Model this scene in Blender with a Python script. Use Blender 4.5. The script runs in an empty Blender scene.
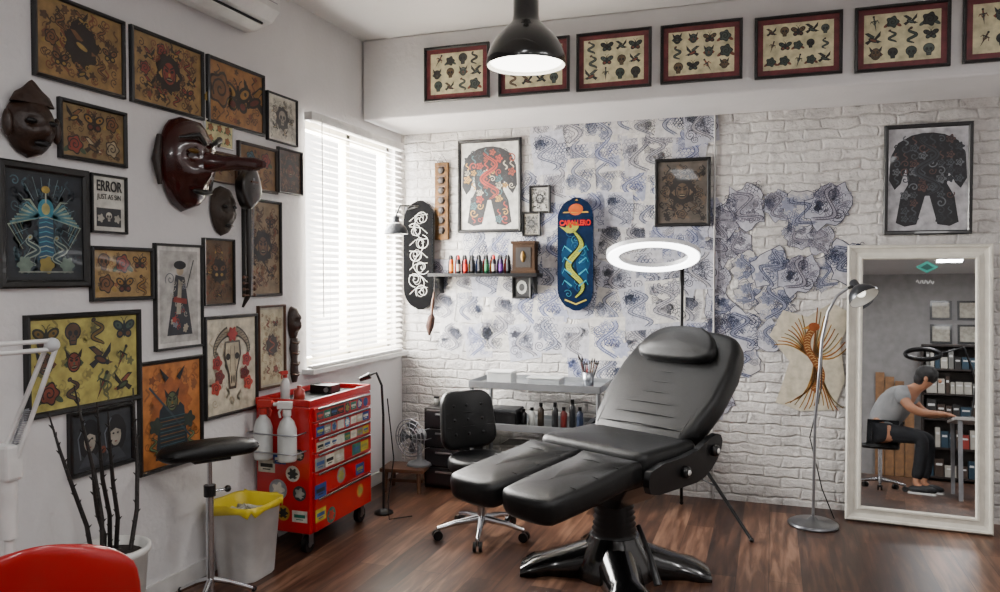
import bpy, bmesh, math, random
from mathutils import Vector, Matrix, Euler
from math import sin, cos, pi, radians, atan, tan
random.seed(7)
COL = bpy.context.scene.collection
# ---------------- measured camera / room ----------------
H = 1.45; YAW = radians(19.2); PITCH = -atan(21/780.0); F = 780.0
W = 2.58; D = 5.2; DB = 4.616; CEIL = 3.0; XR = 2.6; YF = -2.8
fh = Vector((-sin(YAW), cos(YAW), 0)); rgt = Vector((cos(YAW), sin(YAW), 0)); UP = Vector((0, 0, 1))
fwd = fh*cos(PITCH)+UP*sin(PITCH); cup = UP*cos(PITCH)-fh*sin(PITCH)
CAM = Vector((0, 0, H))
def ray(x, y): return fwd+rgt*((x-500)/F)+cup*((296-y)/F)
def atX(x, y, X): d = ray(x, y); return CAM+d*(X/d.x)
def atY(x, y, Y): d = ray(x, y); return CAM+d*(Y/d.y)
def atZ(x, y, Z): d = ray(x, y); return CAM+d*((Z-H)/d.z)

# ---------------- materials ----------------
def lin(c):
    if isinstance(c, str):
        c = c.lstrip('#'); c = [int(c[i:i+2], 16)/255 for i in (0, 2, 4)]
        c = [x/12.92 if x <= .04045 else ((x+.055)/1.055)**2.4 for x in c]
    return tuple(c[:3])
MC = {}
def mat(name, col, rough=.5, metal=0, var=.12, scale=9, bump=0, bscale=60, emis=0, coat=0, ecol=None, spec=None):
    if name in MC: return MC[name]
    m = bpy.data.materials.new(name); m.use_nodes = True; nt = m.node_tree; b = nt.nodes['Principled BSDF']
    c = lin(col)
    tc = nt.nodes.new('ShaderNodeTexCoord'); n = nt.nodes.new('ShaderNodeTexNoise'); n.inputs['Scale'].default_value = scale; n.inputs['Detail'].default_value = 4
    nt.links.new(tc.outputs['Object'], n.inputs['Vector'])
    r = nt.nodes.new('ShaderNodeValToRGB'); r.color_ramp.elements[0].position = .3; r.color_ramp.elements[1].position = .7
    r.color_ramp.elements[0].color = (*[max(0, x*(1-var)) for x in c], 1); r.color_ramp.elements[1].color = (*[min(1, x*(1+var)) for x in c], 1)
    nt.links.new(n.outputs['Fac'], r.inputs['Fac']); nt.links.new(r.outputs['Color'], b.inputs['Base Color'])
    b.inputs['Roughness'].default_value = rough; b.inputs['Metallic'].default_value = metal
    b.inputs['Coat Weight'].default_value = coat
    if spec is not None: b.inputs['Specular IOR Level'].default_value = spec
    if emis:
        b.inputs['Emission Color'].default_value = (*lin(ecol or col), 1); b.inputs['Emission Strength'].default_value = emis
    if bump:
        n2 = nt.nodes.new('ShaderNodeTexNoise'); n2.inputs['Scale'].default_value = bscale; n2.inputs['Detail'].default_value = 6
        nt.links.new(tc.outputs['Object'], n2.inputs['Vector'])
        bp = nt.nodes.new('ShaderNodeBump'); bp.inputs['Strength'].default_value = bump; bp.inputs['Distance'].default_value = .01
        nt.links.new(n2.outputs['Fac'], bp.inputs['Height']); nt.links.new(bp.outputs['Normal'], b.inputs['Normal'])
    MC[name] = m; return m
MATTE = [False]
def paint(c):
    if MATTE[0]: return mat('matte_'+c, c, .8, var=.2, scale=22, spec=.08)
    return mat('paint_'+c, c, .55, var=.32, scale=22, coat=.15)
BLACK = mat('black_plastic', '#0a0a0c', .38, coat=.15, spec=.35); LEATHER = mat('black_leather', '#08090a', .4, var=.3, scale=14, bump=.2, bscale=220, spec=.36)
CHROME = mat('chrome', '#c8cace', .18, 1); STEEL = mat('steel', '#9a9da3', .35, 1); WHITE = mat('white_plastic', '#d4d4d2', .4)
BFRAME = mat('black_frame_wood', '#0b0a0a', .4, coat=.15); RED = mat('red_enamel', '#b00d14', .3, coat=.4, var=.06)
WOOD = mat('brown_wood', '#4a2c18', .5, var=.35, scale=12, bump=.2); DWOOD = mat('dark_wood', '#21140d', .5, var=.35, bump=.2)
GLOSSBLK = mat('glossy_black', '#050506', .2, coat=.6); TSTEEL = mat('trolley_steel', '#8f9295', .42, .7)
# ---------------- mesh builder ----------------
class MB:
    def __init__(s): s.v = []; s.f = []; s.fm = []; s.fs = []; s.mats = []
    def add(s, vs, fs, m, smooth=False, M=None):
        b = len(s.v)
        if M is not None: vs = [M@Vector(v) for v in vs]
        s.v += [tuple(v) for v in vs]
        if m not in s.mats: s.mats.append(m)
        i = s.mats.index(m)
        for f in fs: s.f.append([k+b for k in f]); s.fm.append(i); s.fs.append(smooth)
        return s
    def box(s, c, d, m, M=None):
        x, y, z = c; a, b, e = d[0]/2, d[1]/2, d[2]/2
        v = [(x+i*a, y+j*b, z+k*e) for k in (-1, 1) for j in (-1, 1) for i in (-1, 1)]
        return s.add(v, [[0, 2, 3, 1], [4, 5, 7, 6], [0, 1, 5, 4], [2, 6, 7, 3], [0, 4, 6, 2], [1, 3, 7, 5]], m, False, M)
    def loft(s, rings, m, smooth=True, caps=True, loop=True, closed=False, M=None):
        n = len(rings[0]); R = len(rings); fs = []
        for i in range(R if closed else R-1):
            j = (i+1) % R
            for k in range(n if loop else n-1):
                l = (k+1) % n; fs.append([i*n+k, i*n+l, j*n+l, j*n+k])
        s.add([p for r in rings for p in r], fs, m, smooth, M)
        if caps and loop and not closed:
            s.add(rings[0], [list(range(n))[::-1]], m, False, M); s.add(rings[-1], [list(range(n))], m, False, M)
        return s
    def cyl(s, p0, p1, r0, m, r1=None, seg=16, caps=True):
        return s.tube([p0, p1], [r0, r0 if r1 is None else r1], m, seg, caps=caps)
    def tube(s, pts, r, m, seg=8, closed=False, caps=True, smooth=True):
        pts = [Vector(p) for p in pts]; n = len(pts)
        if not isinstance(r, (list, tuple)): r = [r]*n
        rings = []; ref = None
        for i, p in enumerate(pts):
            if closed: t = pts[(i+1) % n]-pts[i-1]
            else: t = pts[min(i+1, n-1)]-pts[max(i-1, 0)]
            t.normalize()
            if ref is None: ref = Vector((0, 0, 1)) if abs(t.z) < .9 else Vector((1, 0, 0))
            u = ref-t*ref.dot(t); u.normalize(); w = t.cross(u); ref = u
            rings.append([p+(u*cos(2*pi*k/seg)+w*sin(2*pi*k/seg))*r[i] for k in range(seg)])
        return s.loft(rings, m, smooth, caps and not closed, True, closed)
    def lathe(s, prof, m, seg=28, M=None, caps=True, smooth=True):
        rings = [[Vector((r*cos(2*pi*k/seg), r*sin(2*pi*k/seg), z)) for k in range(seg)] for r, z in prof]
        return s.loft(rings, m, smooth, caps, True, False, M)
    def ball(s, c, r, m, seg=16, M=None):
        if not isinstance(r, (list, tuple)): r = (r, r, r)
        n = seg//2+1; rings = []
        for i in range(n+1):
            a = -pi/2+pi*i/n; q = max(cos(a), .002)
            rings.append([Vector((c[0]+r[0]*q*cos(2*pi*k/seg), c[1]+r[1]*q*sin(2*pi*k/seg), c[2]+r[2]*sin(a))) for k in range(seg)])
        return s.loft(rings, m, True, False, M=M)
    def pillow(s, out, z0, z1, r, m, crown=.01, M=None):
        n = len(out); O = [Vector((p[0], p[1])) for p in out]; cen = sum(O, Vector((0, 0)))/n; nr = []
        for i in range(n):
            t = O[(i+1) % n]-O[i-1]; q = Vector((t.y, -t.x)); q.normalize()
            if q.dot(cen-O[i]) < 0: q = -q
            nr.append(q)
        rings = []
        for k in range(5):
            a = k/4*pi/2; rings.append([(*(O[i]+nr[i]*r*(1-sin(a))), z0+r*(1-cos(a))) for i in range(n)])
        for k in range(5):
            a = k/4*pi/2; rings.append([(*(O[i]+nr[i]*r*(1-cos(a))), z1-r+r*sin(a)) for i in range(n)])
        for sc, zz in ((.8, .5), (.5, .85), (.02, 1)):
            rings.append([(*(cen+(O[i]+nr[i]*r-cen)*sc), z1+crown*zz) for i in range(n)])
        s.loft([[Vector(p) for p in R] for R in rings], m, True, False, M=M)
        s.add([Vector(p) for p in rings[0]], [list(range(n))], m, False, M); return s
    def map(s, fn): s.v = [tuple(fn(Vector(v))) for v in s.v]; return s
    def obj(s, name, parent=None, bev=0, loc=None, rot=None, label=None, cat=None, kind=None, group=None):
        me = bpy.data.meshes.new(name); me.from_pydata(s.v, [], s.f)
        for m in s.mats: me.materials.append(m)
        for p, i, sm in zip(me.polygons, s.fm, s.fs): p.material_index = i; p.use_smooth = sm
        me.update(); o = bpy.data.objects.new(name, me); COL.objects.link(o)
        if parent is not None: o.parent = parent
        if loc is not None: o.location = loc
        if rot is not None: o.rotation_euler = rot
        if bev:
            b = o.modifiers.new('bevel', 'BEVEL'); b.width = bev; b.segments = 2; b.limit_method = 'ANGLE'; b.angle_limit = radians(50)
        tag(o, label, cat, kind, group); return o
def tag(o, label=None, cat=None, kind=None, group=None):
    if label: o['label'] = label
    if cat: o['category'] = cat
    if kind: o['kind'] = kind
    if group: o['group'] = group
def thing(name, label, cat, loc, rot=(0, 0, 0), group=None):
    e = bpy.data.objects.new(name, None); e.empty_display_size = .05; COL.objects.link(e)
    e.location = loc; e.rotation_euler = rot; tag(e, label, cat, None, group); return e
def dup(t, loc, rot=None, label=None, scale=None):
    n = t.copy(); COL.objects.link(n); n.location = loc
    if rot is not None: n.rotation_euler = rot
    if scale: n.scale = (scale,)*3
    if label: n['label'] = label
    def rec(a, b):
        for c in [x for x in a.children if x is not b]:
            k = c.copy(); k.parent = b; COL.objects.link(k); rec(c, k)
    rec(t, n); return n
def rrect(w, l, r, n=5, cx=0, cy=0):
    p = []
    for sx, sy, a0 in ((1, 1, 0), (-1, 1, 90), (-1, -1, 180), (1, -1, 270)):
        for k in range(n+1):
            a = radians(a0+90*k/n); p.append((cx+sx*(w/2-r)+r*cos(a), cy+sy*(l/2-r)+r*sin(a)))
    out = []
    for i in range(len(p)):
        a = Vector(p[i]); b = Vector(p[(i+1) % len(p)]); out.append(tuple(a)); d = (b-a).length
        if d > .08:
            k = int(d/.06)
            for j in range(1, k): out.append(tuple(a.lerp(b, j/k)))
    return out
def text_mesh(txt, size, m, name, parent, loc, rot=(pi/2, 0, 0), width=None, bold=0.0):
    cu = bpy.data.curves.new(name, 'FONT'); cu.body = txt; cu.size = size; cu.align_x = 'CENTER'; cu.extrude = .0006; cu.offset = bold
    o = bpy.data.objects.new(name+'_tmp', cu); COL.objects.link(o); bpy.context.view_layer.update()
    me = bpy.data.meshes.new_from_object(o.evaluated_get(bpy.context.evaluated_depsgraph_get())); bpy.data.objects.remove(o)
    n = bpy.data.objects.new(name, me); COL.objects.link(n); me.materials.clear(); me.materials.append(m)
    n.parent = parent; n.location = loc; n.rotation_euler = rot
    if width:
        xs = [v.co.x for v in me.vertices]; n.scale.x = width/(max(xs)-min(xs))
    return n
# ---------------- structure materials ----------------
def nodes(name):
    m = bpy.data.materials.new(name); m.use_nodes = True; nt = m.node_tree; return m, nt, nt.nodes['Principled BSDF'], nt.nodes.new, nt.links.new
def brick_mat():
    m, nt, b, N, L = nodes('painted_brick'); tc = N('ShaderNodeTexCoord'); sp = N('ShaderNodeSeparateXYZ'); cb = N('ShaderNodeCombineXYZ')
    L(tc.outputs['Object'], sp.inputs[0])
    nz = N('ShaderNodeTexNoise'); nz.inputs['Scale'].default_value = 9; nz.inputs['Detail'].default_value = 4; L(tc.outputs['Object'], nz.inputs['Vector'])
    ma = N('ShaderNodeMath'); ma.operation = 'MULTIPLY_ADD'; ma.inputs[1].default_value = .05; L(nz.outputs['Fac'], ma.inputs[0]); L(sp.outputs['Z'], ma.inputs[2])
    mb_ = N('ShaderNodeMath'); mb_.operation = 'MULTIPLY_ADD'; mb_.inputs[1].default_value = .06; L(nz.outputs['Fac'], mb_.inputs[0]); L(sp.outputs['X'], mb_.inputs[2])
    L(mb_.outputs[0], cb.inputs[0]); L(ma.outputs[0], cb.inputs[1])
    br = N('ShaderNodeTexBrick'); L(cb.outputs[0], br.inputs['Vector']); br.inputs['Scale'].default_value = 1
    br.inputs['Brick Width'].default_value = .21; br.inputs['Row Height'].default_value = .066; br.inputs['Mortar Size'].default_value = .011; br.inputs['Mortar Smooth'].default_value = 1
    br.inputs['Color1'].default_value = (1, 1, 1, 1); br.inputs['Color2'].default_value = (.6, .6, .6, 1); br.inputs['Mortar'].default_value = (0.1, .1, .1, 1)
    n2 = N('ShaderNodeTexNoise'); n2.inputs['Scale'].default_value = 24; n2.inputs['Detail'].default_value = 9; n2.inputs['Roughness'].default_value = .65; L(tc.outputs['Object'], n2.inputs['Vector'])
    mx = N('ShaderNodeMath'); mx.operation = 'MULTIPLY_ADD'; mx.inputs[1].default_value = 2.2; L(n2.outputs['Fac'], mx.inputs[0]); L(br.outputs['Color'], mx.inputs[2])
    bp = N('ShaderNodeBump'); bp.inputs['Strength'].default_value = .9; bp.inputs['Distance'].default_value = .014; L(mx.outputs[0], bp.inputs['Height']); L(bp.outputs['Normal'], b.inputs['Normal'])
    n3 = N('ShaderNodeTexNoise'); n3.inputs['Scale'].default_value = 3.2; n3.inputs['Detail'].default_value = 9; n3.inputs['Roughness'].default_value = .75; L(tc.outputs['Object'], n3.inputs['Vector'])
    r = N('ShaderNodeValToRGB'); r.color_ramp.elements[0].position = .32; r.color_ramp.elements[0].color = (*lin('#a8a4a2'), 1); r.color_ramp.elements[1].position = .55; r.color_ramp.elements[1].color = (*lin('#dcd8d4'), 1)
    L(n3.outputs['Fac'], r.inputs['Fac']); mix = N('ShaderNodeMixRGB'); mix.blend_type = 'MULTIPLY'; mix.inputs[0].default_value = 1
    r2 = N('ShaderNodeValToRGB'); r2.color_ramp.elements[0].color = (.78, .77, .76, 1); r2.color_ramp.elements[1].position = .4; L(br.outputs['Color'], r2.inputs['Fac'])
    L(r.outputs['Color'], mix.inputs[1]); L(r2.outputs['Color'], mix.inputs[2]); L(mix.outputs[0], b.inputs['Base Color']); b.inputs['Roughness'].default_value = .6
    return m
def floor_mat():
    m, nt, b, N, L = nodes('dark_plank_floor'); tc = N('ShaderNodeTexCoord'); mp = N('ShaderNodeMapping'); mp.inputs['Rotation'].default_value = (0, 0, radians(90)); L(tc.outputs['Object'], mp.inputs[0])
    br = N('ShaderNodeTexBrick'); L(mp.outputs[0], br.inputs['Vector']); br.inputs['Scale'].default_value = 1; br.inputs['Brick Width'].default_value = 1.15; br.inputs['Row Height'].default_value = .15
    br.inputs['Mortar Size'].default_value = .0016; br.inputs['Color1'].default_value = (0, 0, 0, 1); br.inputs['Color2'].default_value = (1, 1, 1, 1); br.inputs['Mortar'].default_value = (.2, .2, .2, 1); br.offset = .37
    mp2 = N('ShaderNodeMapping'); mp2.inputs['Scale'].default_value = (12, 1.2, 1); L(tc.outputs['Object'], mp2.inputs[0])
    n = N('ShaderNodeTexNoise'); n.inputs['Scale'].default_value = 2.4; n.inputs['Detail'].default_value = 8; n.inputs['Distortion'].default_value = .5; L(mp2.outputs[0], n.inputs['Vector'])
    ad = N('ShaderNodeMath'); ad.operation = 'MULTIPLY_ADD'; ad.inputs[1].default_value = .36; L(br.outputs['Color'], ad.inputs[0]); L(n.outputs['Fac'], ad.inputs[2])
    r = N('ShaderNodeValToRGB'); e = r.color_ramp.elements; e[0].position = .3; e[0].color = (*lin('#1e1310'), 1); e[1].position = 1.0; e[1].color = (*lin('#80604c'), 1)
    k = e.new(.55); k.color = (*lin('#36221a'), 1); k = e.new(.78); k.color = (*lin('#573b2c'), 1)
    L(ad.outputs[0], r.inputs['Fac'])
    mix = N('ShaderNodeMixRGB'); mix.blend_type = 'MULTIPLY'; mix.inputs[0].default_value = 1; L(r.outputs['Color'], mix.inputs[1])
    r2 = N('ShaderNodeValToRGB'); r2.color_ramp.elements[0].color = (1, 1, 1, 1); r2.color_ramp.elements[1].color = (.4, .35, .33, 1); L(br.outputs['Fac'], r2.inputs['Fac']); L(r2.outputs['Color'], mix.inputs[2])
    L(mix.outputs[0], b.inputs['Base Color']); b.inputs['Roughness'].default_value = .36; b.inputs['Specular IOR Level'].default_value = .35
    bp = N('ShaderNodeBump'); bp.inputs['Strength'].default_value = .15; bp.inputs['Distance'].default_value = .004; L(ad.outputs[0], bp.inputs['Height']); L(bp.outputs['Normal'], b.inputs['Normal'])
    return m
PLAST = mat('white_plaster', '#d2d0d0', .7, var=.05, scale=3, bump=.25, bscale=40)
CEILM = mat('ceiling_paint', '#d4d2d0', .7, var=.05, scale=2)
S = 'structure'
# ---------------- room ----------------
WY0, WY1, WZ0, WZ1 = 3.95, 5.1, .9, 2.37
MB().box((0, (YF+D)/2, -.05), (2*W+.3, D-YF+.3, .1), floor_mat()).obj('floor', kind=S, label='dark brown glossy wood plank floor')
MB().box((0, (YF+D)/2, CEIL+.05), (2*W+.3, D-YF+.3, .1), CEILM).obj('ceiling', kind=S, label='white painted ceiling')
t = .15; mb = MB(); xc = -W-t/2
mb.box((xc, (YF+WY0)/2, CEIL/2), (t, WY0-YF, CEIL), PLAST); mb.box((xc, (WY1+D)/2, CEIL/2), (t, D-WY1, CEIL), PLAST)
mb.box((xc, (WY0+WY1)/2, WZ0/2), (t, WY1-WY0, WZ0), PLAST); mb.box((xc, (WY0+WY1)/2, (WZ1+CEIL)/2), (t, WY1-WY0, CEIL-WZ1), PLAST)
mb.obj('wall_left', kind=S, label='white plastered wall covered with framed prints')
MB().box((0, D+.075, CEIL/2), (2*W+.3, .15, CEIL), brick_mat()).obj('wall_back', kind=S, label='white painted rough brick wall')
MB().box((XR+.075, (YF+D)/2, CEIL/2), (.15, D-YF, CEIL), PLAST).obj('wall_right', kind=S, label='plain white wall')
MB().box((0, YF-.075, CEIL/2), (2*W+.3, .15, CEIL), mat('grey_wall', '#8f8d8c', .8)).obj('wall_front', kind=S, label='grey wall behind the shelves')
ZB = atY(700, 96, DB).z
MB().box((.01, (DB+D)/2, (ZB+CEIL)/2), (2*W-.0, D-DB, CEIL-ZB), PLAST).obj('trim_1', kind=S, bev=.012, label='deep white boxed beam under the ceiling')
for i, yy in enumerate((2.9, 3.75)):
    MB().box((0, yy, CEIL-.008), (2*W, .05, .016), CEILM).obj('trim_%d' % (i+2), kind=S, label='thin white ceiling batten')
MB().box((-W+.007, (YF+D)/2, .04), (.014, D-YF, .08), mat('base_white', '#c4c2c0', .5)).obj('baseboard_left', kind=S, label='low white skirting board')
mb = MB(); WF = mat('window_frame', '#d9d2bd', .5)
for yy in (WY0+.025, (WY0+WY1)/2, WY1-.025): mb.box((-W-.08, yy, (WZ0+WZ1)/2), (.06, .05, WZ1-WZ0), WF)
for zz in (WZ0+.025, WZ1-.025): mb.box((-W-.08, (WY0+WY1)/2, zz), (.06, WY1-WY0, .05), WF)
mb.box((-W+.02, (WY0+WY1)/2, WZ0-.015), (.12, WY1-WY0+.1, .03), WHITE)
w1 = mb.obj('window_1', kind=S, label='tall window with cream sliding frame', bev=.004)
gm = bpy.data.materials.new('window_glass'); gm.use_nodes = True; nt = gm.node_tree; nt.nodes.clear()
tr = nt.nodes.new('ShaderNodeBsdfTransparent'); gl = nt.nodes.new('ShaderNodeBsdfGlossy'); gl.inputs['Roughness'].default_value = .02; mx = nt.nodes.new('ShaderNodeMixShader'); mx.inputs[0].default_value = .06; ou = nt.nodes.new('ShaderNodeOutputMaterial')
nt.links.new(tr.outputs[0], mx.inputs[1]); nt.links.new(gl.outputs[0], mx.inputs[2]); nt.links.new(mx.outputs[0], ou.inputs[0])
MB().box((-W-.08, (WY0+WY1)/2, (WZ0+WZ1)/2), (.004, WY1-WY0, WZ1-WZ0), gm).obj('window_pane', parent=w1, kind=S)
sm = bpy.data.materials.new('blind_slat'); sm.use_nodes = True; nt = sm.node_tree; nt.nodes.clear()
df = nt.nodes.new('ShaderNodeBsdfDiffuse'); df.inputs[0].default_value = (.85, .82, .78, 1); tl = nt.nodes.new('ShaderNodeBsdfTranslucent'); tl.inputs[0].default_value = (.92, .88, .82, 1); mx = nt.nodes.new('ShaderNodeMixShader'); mx.inputs[0].default_value = .5; ou = nt.nodes.new('ShaderNodeOutputMaterial')
nt.links.new(df.outputs[0], mx.inputs[1]); nt.links.new(tl.outputs[0], mx.inputs[2]); nt.links.new(mx.outputs[0], ou.inputs[0])
bl = thing('venetian_blind', 'white horizontal-slat venetian blind hanging over the bright window', 'blind', (-W+.045, (WY0+WY1)/2-.015, WZ0))
BWd = WY1-WY0+.03
mb = MB(); ns = 38
for i in range(ns):
    z = .04+(WZ1-WZ0-.07)*i/(ns-1); a = radians(28)
    rg = []
    for k in range(4):
        u = -.018+.036*k/3; c = .003*(1-(u/.018)**2)
        rg.append(Vector((u*cos(a)+c*sin(a), 0, z-u*sin(a)+c*cos(a))))
    mb.loft([[p+Vector((0, -BWd/2, 0)) for p in rg], [p+Vector((0, BWd/2, 0)) for p in rg]], sm, False, False, False)
mb.obj('slats', parent=bl)
MB().box((0, 0, WZ1-WZ0+.0), (.055, BWd+.02, .05), WHITE).obj('headrail', parent=bl, bev=.004)
MB().box((0, 0, .012), (.035, BWd, .018), WHITE).obj('bottom_rail', parent=bl, bev=.004)
for yy in (-.4, 0, .4):
    mb = MB()
    for dx in (-.019, .019): mb.cyl((dx, yy, .01), (dx, yy, WZ1-WZ0), .0014, WHITE, seg=5)
    mb.obj('ladder_cord', parent=bl)
MB().tube([(.03, -.5, WZ1-WZ0), (.035, -.5, .3)], .004, WHITE, 6).obj('tilt_wand', parent=bl)
# ---------------- art engine ----------------
class Art:
    def __init__(s, w, h, y0): s.w, s.h, s.y0 = w, h, y0; s.mb = MB(); s.l = 0
    def P(s, x, z): return (x, s.y0-.0004-.00011*s.l, z)
    def poly(s, pts, c): s.l += 1; s.mb.add([s.P(*p) for p in pts], [list(range(len(pts)))], paint(c))
    def ell(s, cx, cz, rx, rz, c, rot=0, n=16):
        q = cos(rot); r = sin(rot)
        s.poly([(cx+rx*cos(2*pi*k/n)*q-rz*sin(2*pi*k/n)*r, cz+rx*cos(2*pi*k/n)*r+rz*sin(2*pi*k/n)*q) for k in range(n)], c)
    def stroke(s, pts, w, c):
        s.l += 1; n = len(pts)
        if not isinstance(w, (list, tuple)): w = [w]*n
        P = [Vector(p) for p in pts]; vs = []
        for i in range(n):
            t = P[min(i+1, n-1)]-P[max(i-1, 0)]
            if t.length < 1e-7: t = Vector((1, 0))
            t.normalize(); q = Vector((-t.y, t.x))*(float(w[i])/2)
            a = P[i]+q; b = P[i]-q; vs += [s.P(*a), s.P(*b)]
        s.mb.add(vs, [[2*i, 2*i+1, 2*i+3, 2*i+2] for i in range(n-1)], paint(c))
    def lobe(s, cx, cz, r, n, amp, c, ph=0, sz=1):
        s.poly([(cx+r*(1+amp*cos(n*t+ph))*cos(t), cz+sz*r*(1+amp*cos(n*t+ph))*sin(t)) for t in [2*pi*k/40 for k in range(40)]], c)
def spiral(cx, cz, r, turns=1.6, n=22, ph=0, d=1): return [(cx+r*(k/n)*cos(ph+d*2*pi*turns*k/n), cz+r*(k/n)*sin(ph+d*2*pi*turns*k/n)) for k in range(1, n+1)]
def serp(cx, cz, w, h, n=26, waves=1.5, ph=0): return [(cx+w*sin(ph+2*pi*waves*k/n)*(1-.3*k/n), cz-h+2*h*k/n) for k in range(n+1)]
def m_rose(a, x, z, s, c):
    a.ell(x-s*.7, z-s*.4, s*.45, s*.2, c[2], .6); a.ell(x+s*.7, z-s*.4, s*.45, s*.2, c[2], -.6)
    a.lobe(x, z, s*.75, 5, .14, c[0]); a.lobe(x, z, s*.63, 5, .14, c[1]); a.stroke(spiral(x, z, s*.55), s*.1, c[0])
def m_skull(a, x, z, s, c):
    a.ell(x, z+s*.2, s*.68, s*.65, c[0]); a.ell(x, z+s*.2, s*.58, s*.55, c[1]); a.poly([(x-s*.38, z-s*.1), (x+s*.38, z-s*.1), (x+s*.28, z-s*.75), (x-s*.28, z-s*.75)], c[0])
    a.poly([(x-s*.28, z-s*.1), (x+s*.28, z-s*.1), (x+s*.2, z-s*.65), (x-s*.2, z-s*.65)], c[1])
    for q in (-1, 1): a.ell(x+q*s*.24, z+s*.1, s*.17, s*.2, c[0])
    a.poly([(x-.08*s, z-.2*s), (x+.08*s, z-.2*s), (x, z-.02*s)], c[0]); a.stroke([(x-.2*s, z-.42*s), (x+.2*s, z-.42*s)], s*.07, c[0])
def m_serp(a, x, z, s, c):
    p = serp(x, z, s*.5, s*.85, ph=random.random()*3); n = len(p); g = [abs(sin(pi*k/(n-1)))**.6 for k in range(n)]
    a.stroke(p, [s*(.1+.26*v) for v in g], c[0]); a.stroke(p, [s*(.02+.16*v) for v in g], c[1])
    q = p[-1]; a.ell(q[0], q[1], s*.2, s*.15, c[0], .5); a.ell(q[0], q[1], s*.09, s*.06, c[2], .5)
def m_dagger(a, x, z, s, c):
    t = random.uniform(-.6, .6); R = lambda u, v: (x+s*(u*cos(t)-v*sin(t)), z+s*(u*sin(t)+v*cos(t)))
    a.poly([R(-.13, .3), R(.13, .3), R(0, -1)], c[0]); a.poly([R(-.06, .3), R(.06, .3), R(0, -.8)], c[1]); a.poly([R(-.42, .42), R(-.42, .28), R(.42, .28), R(.42, .42)], c[0])
    a.poly([R(-.1, .4), R(.1, .4), R(.1, .85), R(-.1, .85)], c[2]); a.ell(*R(0, .9), s*.14, s*.14, c[0]); a.stroke([R(-.5+i*.1, .1+.25*sin(i)) for i in range(11)], s*.09, c[2])
def m_moth(a, x, z, s, c):
    for q in (-1, 1):
        a.ell(x+q*s*.5, z+s*.25, s*.52, s*.34, c[0], q*.5); a.ell(x+q*s*.35, z-s*.35, s*.34, s*.3, c[0], -q*.5)
        a.ell(x+q*s*.5, z+s*.25, s*.36, s*.2, c[1], q*.5); a.ell(x+q*s*.35, z-s*.35, s*.2, s*.16, c[2], 0); a.ell(x+q*s*.55, z+s*.27, s*.1, s*.1, c[0])
        a.stroke([(x, z+s*.4), (x+q*s*.15, z+s*.75), (x+q*s*.3, z+s*.85)], s*.05, c[0])
    a.ell(x, z, s*.12, s*.6, c[0])
def m_bird(a, x, z, s, c):
    q = random.choice((-1, 1))
    a.poly([(x-q*s*.1, z), (x-q*s*.95, z+s*.75), (x-q*s*.5, z+s*.8), (x+q*s*.2, z+s*.3)], c[0]); a.poly([(x+q*s*.1, z+.1*s), (x+q*s*.8, z+s*.95), (x+q*s*.75, z+s*.35), (x+q*s*.3, z-.1*s)], c[0])
    a.poly([(x-q*s*.2, z+.1*s), (x-q*s*.7, z+s*.65), (x-q*s*.4, z+s*.65), (x+q*s*.1, z+s*.25)], c[1]); a.ell(x, z-s*.1, s*.55, s*.25, c[0], q*-.4); a.ell(x, z-s*.1, s*.38, s*.13, c[2], q*-.4)
    a.poly([(x-q*s*.35, z+s*0), (x-q*s*.9, z-s*.3), (x-q*s*.6, z-s*.6), (x-q*s*.2, z-s*.25)], c[0]); a.ell(x+q*s*.5, z-s*.3, s*.19, s*.17, c[0]); a.poly([(x+q*s*.6, z-s*.2), (x+q*s*.95, z-s*.35), (x+q*s*.6, z-s*.42)], c[1])
def m_mask(a, x, z, s, c):
    for q in (-1, 1): a.poly([(x+q*.3*s, z+.5*s), (x+q*.75*s, z+s), (x+q*.62*s, z+.3*s)], c[0]); a.lobe(x+q*.6*s, z-.1*s, .2*s, 4, .2, c[2])
    a.ell(x, z, s*.6, s*.75, c[0]); a.ell(x, z, s*.5, s*.65, c[1])
    for q in (-1, 1): a.ell(x+q*.22*s, z+.15*s, .15*s, .09*s, c[0], q*.4); a.stroke([(x+q*.05*s, z+.25*s), (x+q*.4*s, z+.45*s)], .09*s, c[0]); a.stroke([(x+q*.4*s, z), (x+q*.3*s, z-.45*s)], .05*s, c[0])
    a.ell(x, z-.08*s, .1*s, .12*s, c[2]); a.ell(x, z-.36*s, .27*s, .14*s, c[0]); a.stroke([(x-.2*s, z-.34*s), (x+.2*s, z-.34*s)], .05*s, '#8a7e62')
MOT = [m_rose, m_skull, m_serp, m_dagger, m_moth, m_bird, m_mask]
def dense(a, w, h, z0, cols, n=34, lv=1, k_=1.0):
    s = min(w, h)*k_
    for k in range(n):
        a.l = lv+k % 3; x = random.uniform(-.45, .45)*w; z = z0+random.uniform(.05, .95)*h; c = random.choice(cols); q = random.random()
        if q < .4: a.stroke(spiral(x, z, s*.07, 1.4, 14, random.random()*6), s*.016, c)
        elif q < .7: a.lobe(x, z, s*.05, 5, .25, c)
        else: a.stroke(serp(x, z, s*.04, s*.08, 12, 1, random.random()*6), s*.028, c)
def flash(nx, ny, pals, fill=.46, mots=None, dn=0, dc=()):
    def f(a, w, h, z0):
        if dn: dense(a, w, h, z0, dc, dn)
        for i in range(nx):
            for j in range(ny):
                a.l = 5 if dn else 1; cw = w/nx; ch = h/ny; s = min(cw, ch)*fill*random.uniform(.85, 1.1)
                random.choice(mots or MOT)(a, -w/2+cw*(i+.5)+random.uniform(-.08, .08)*cw, z0+ch*(j+.5)+random.uniform(-.06, .06)*ch, s, random.choice(pals))
    return f
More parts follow.
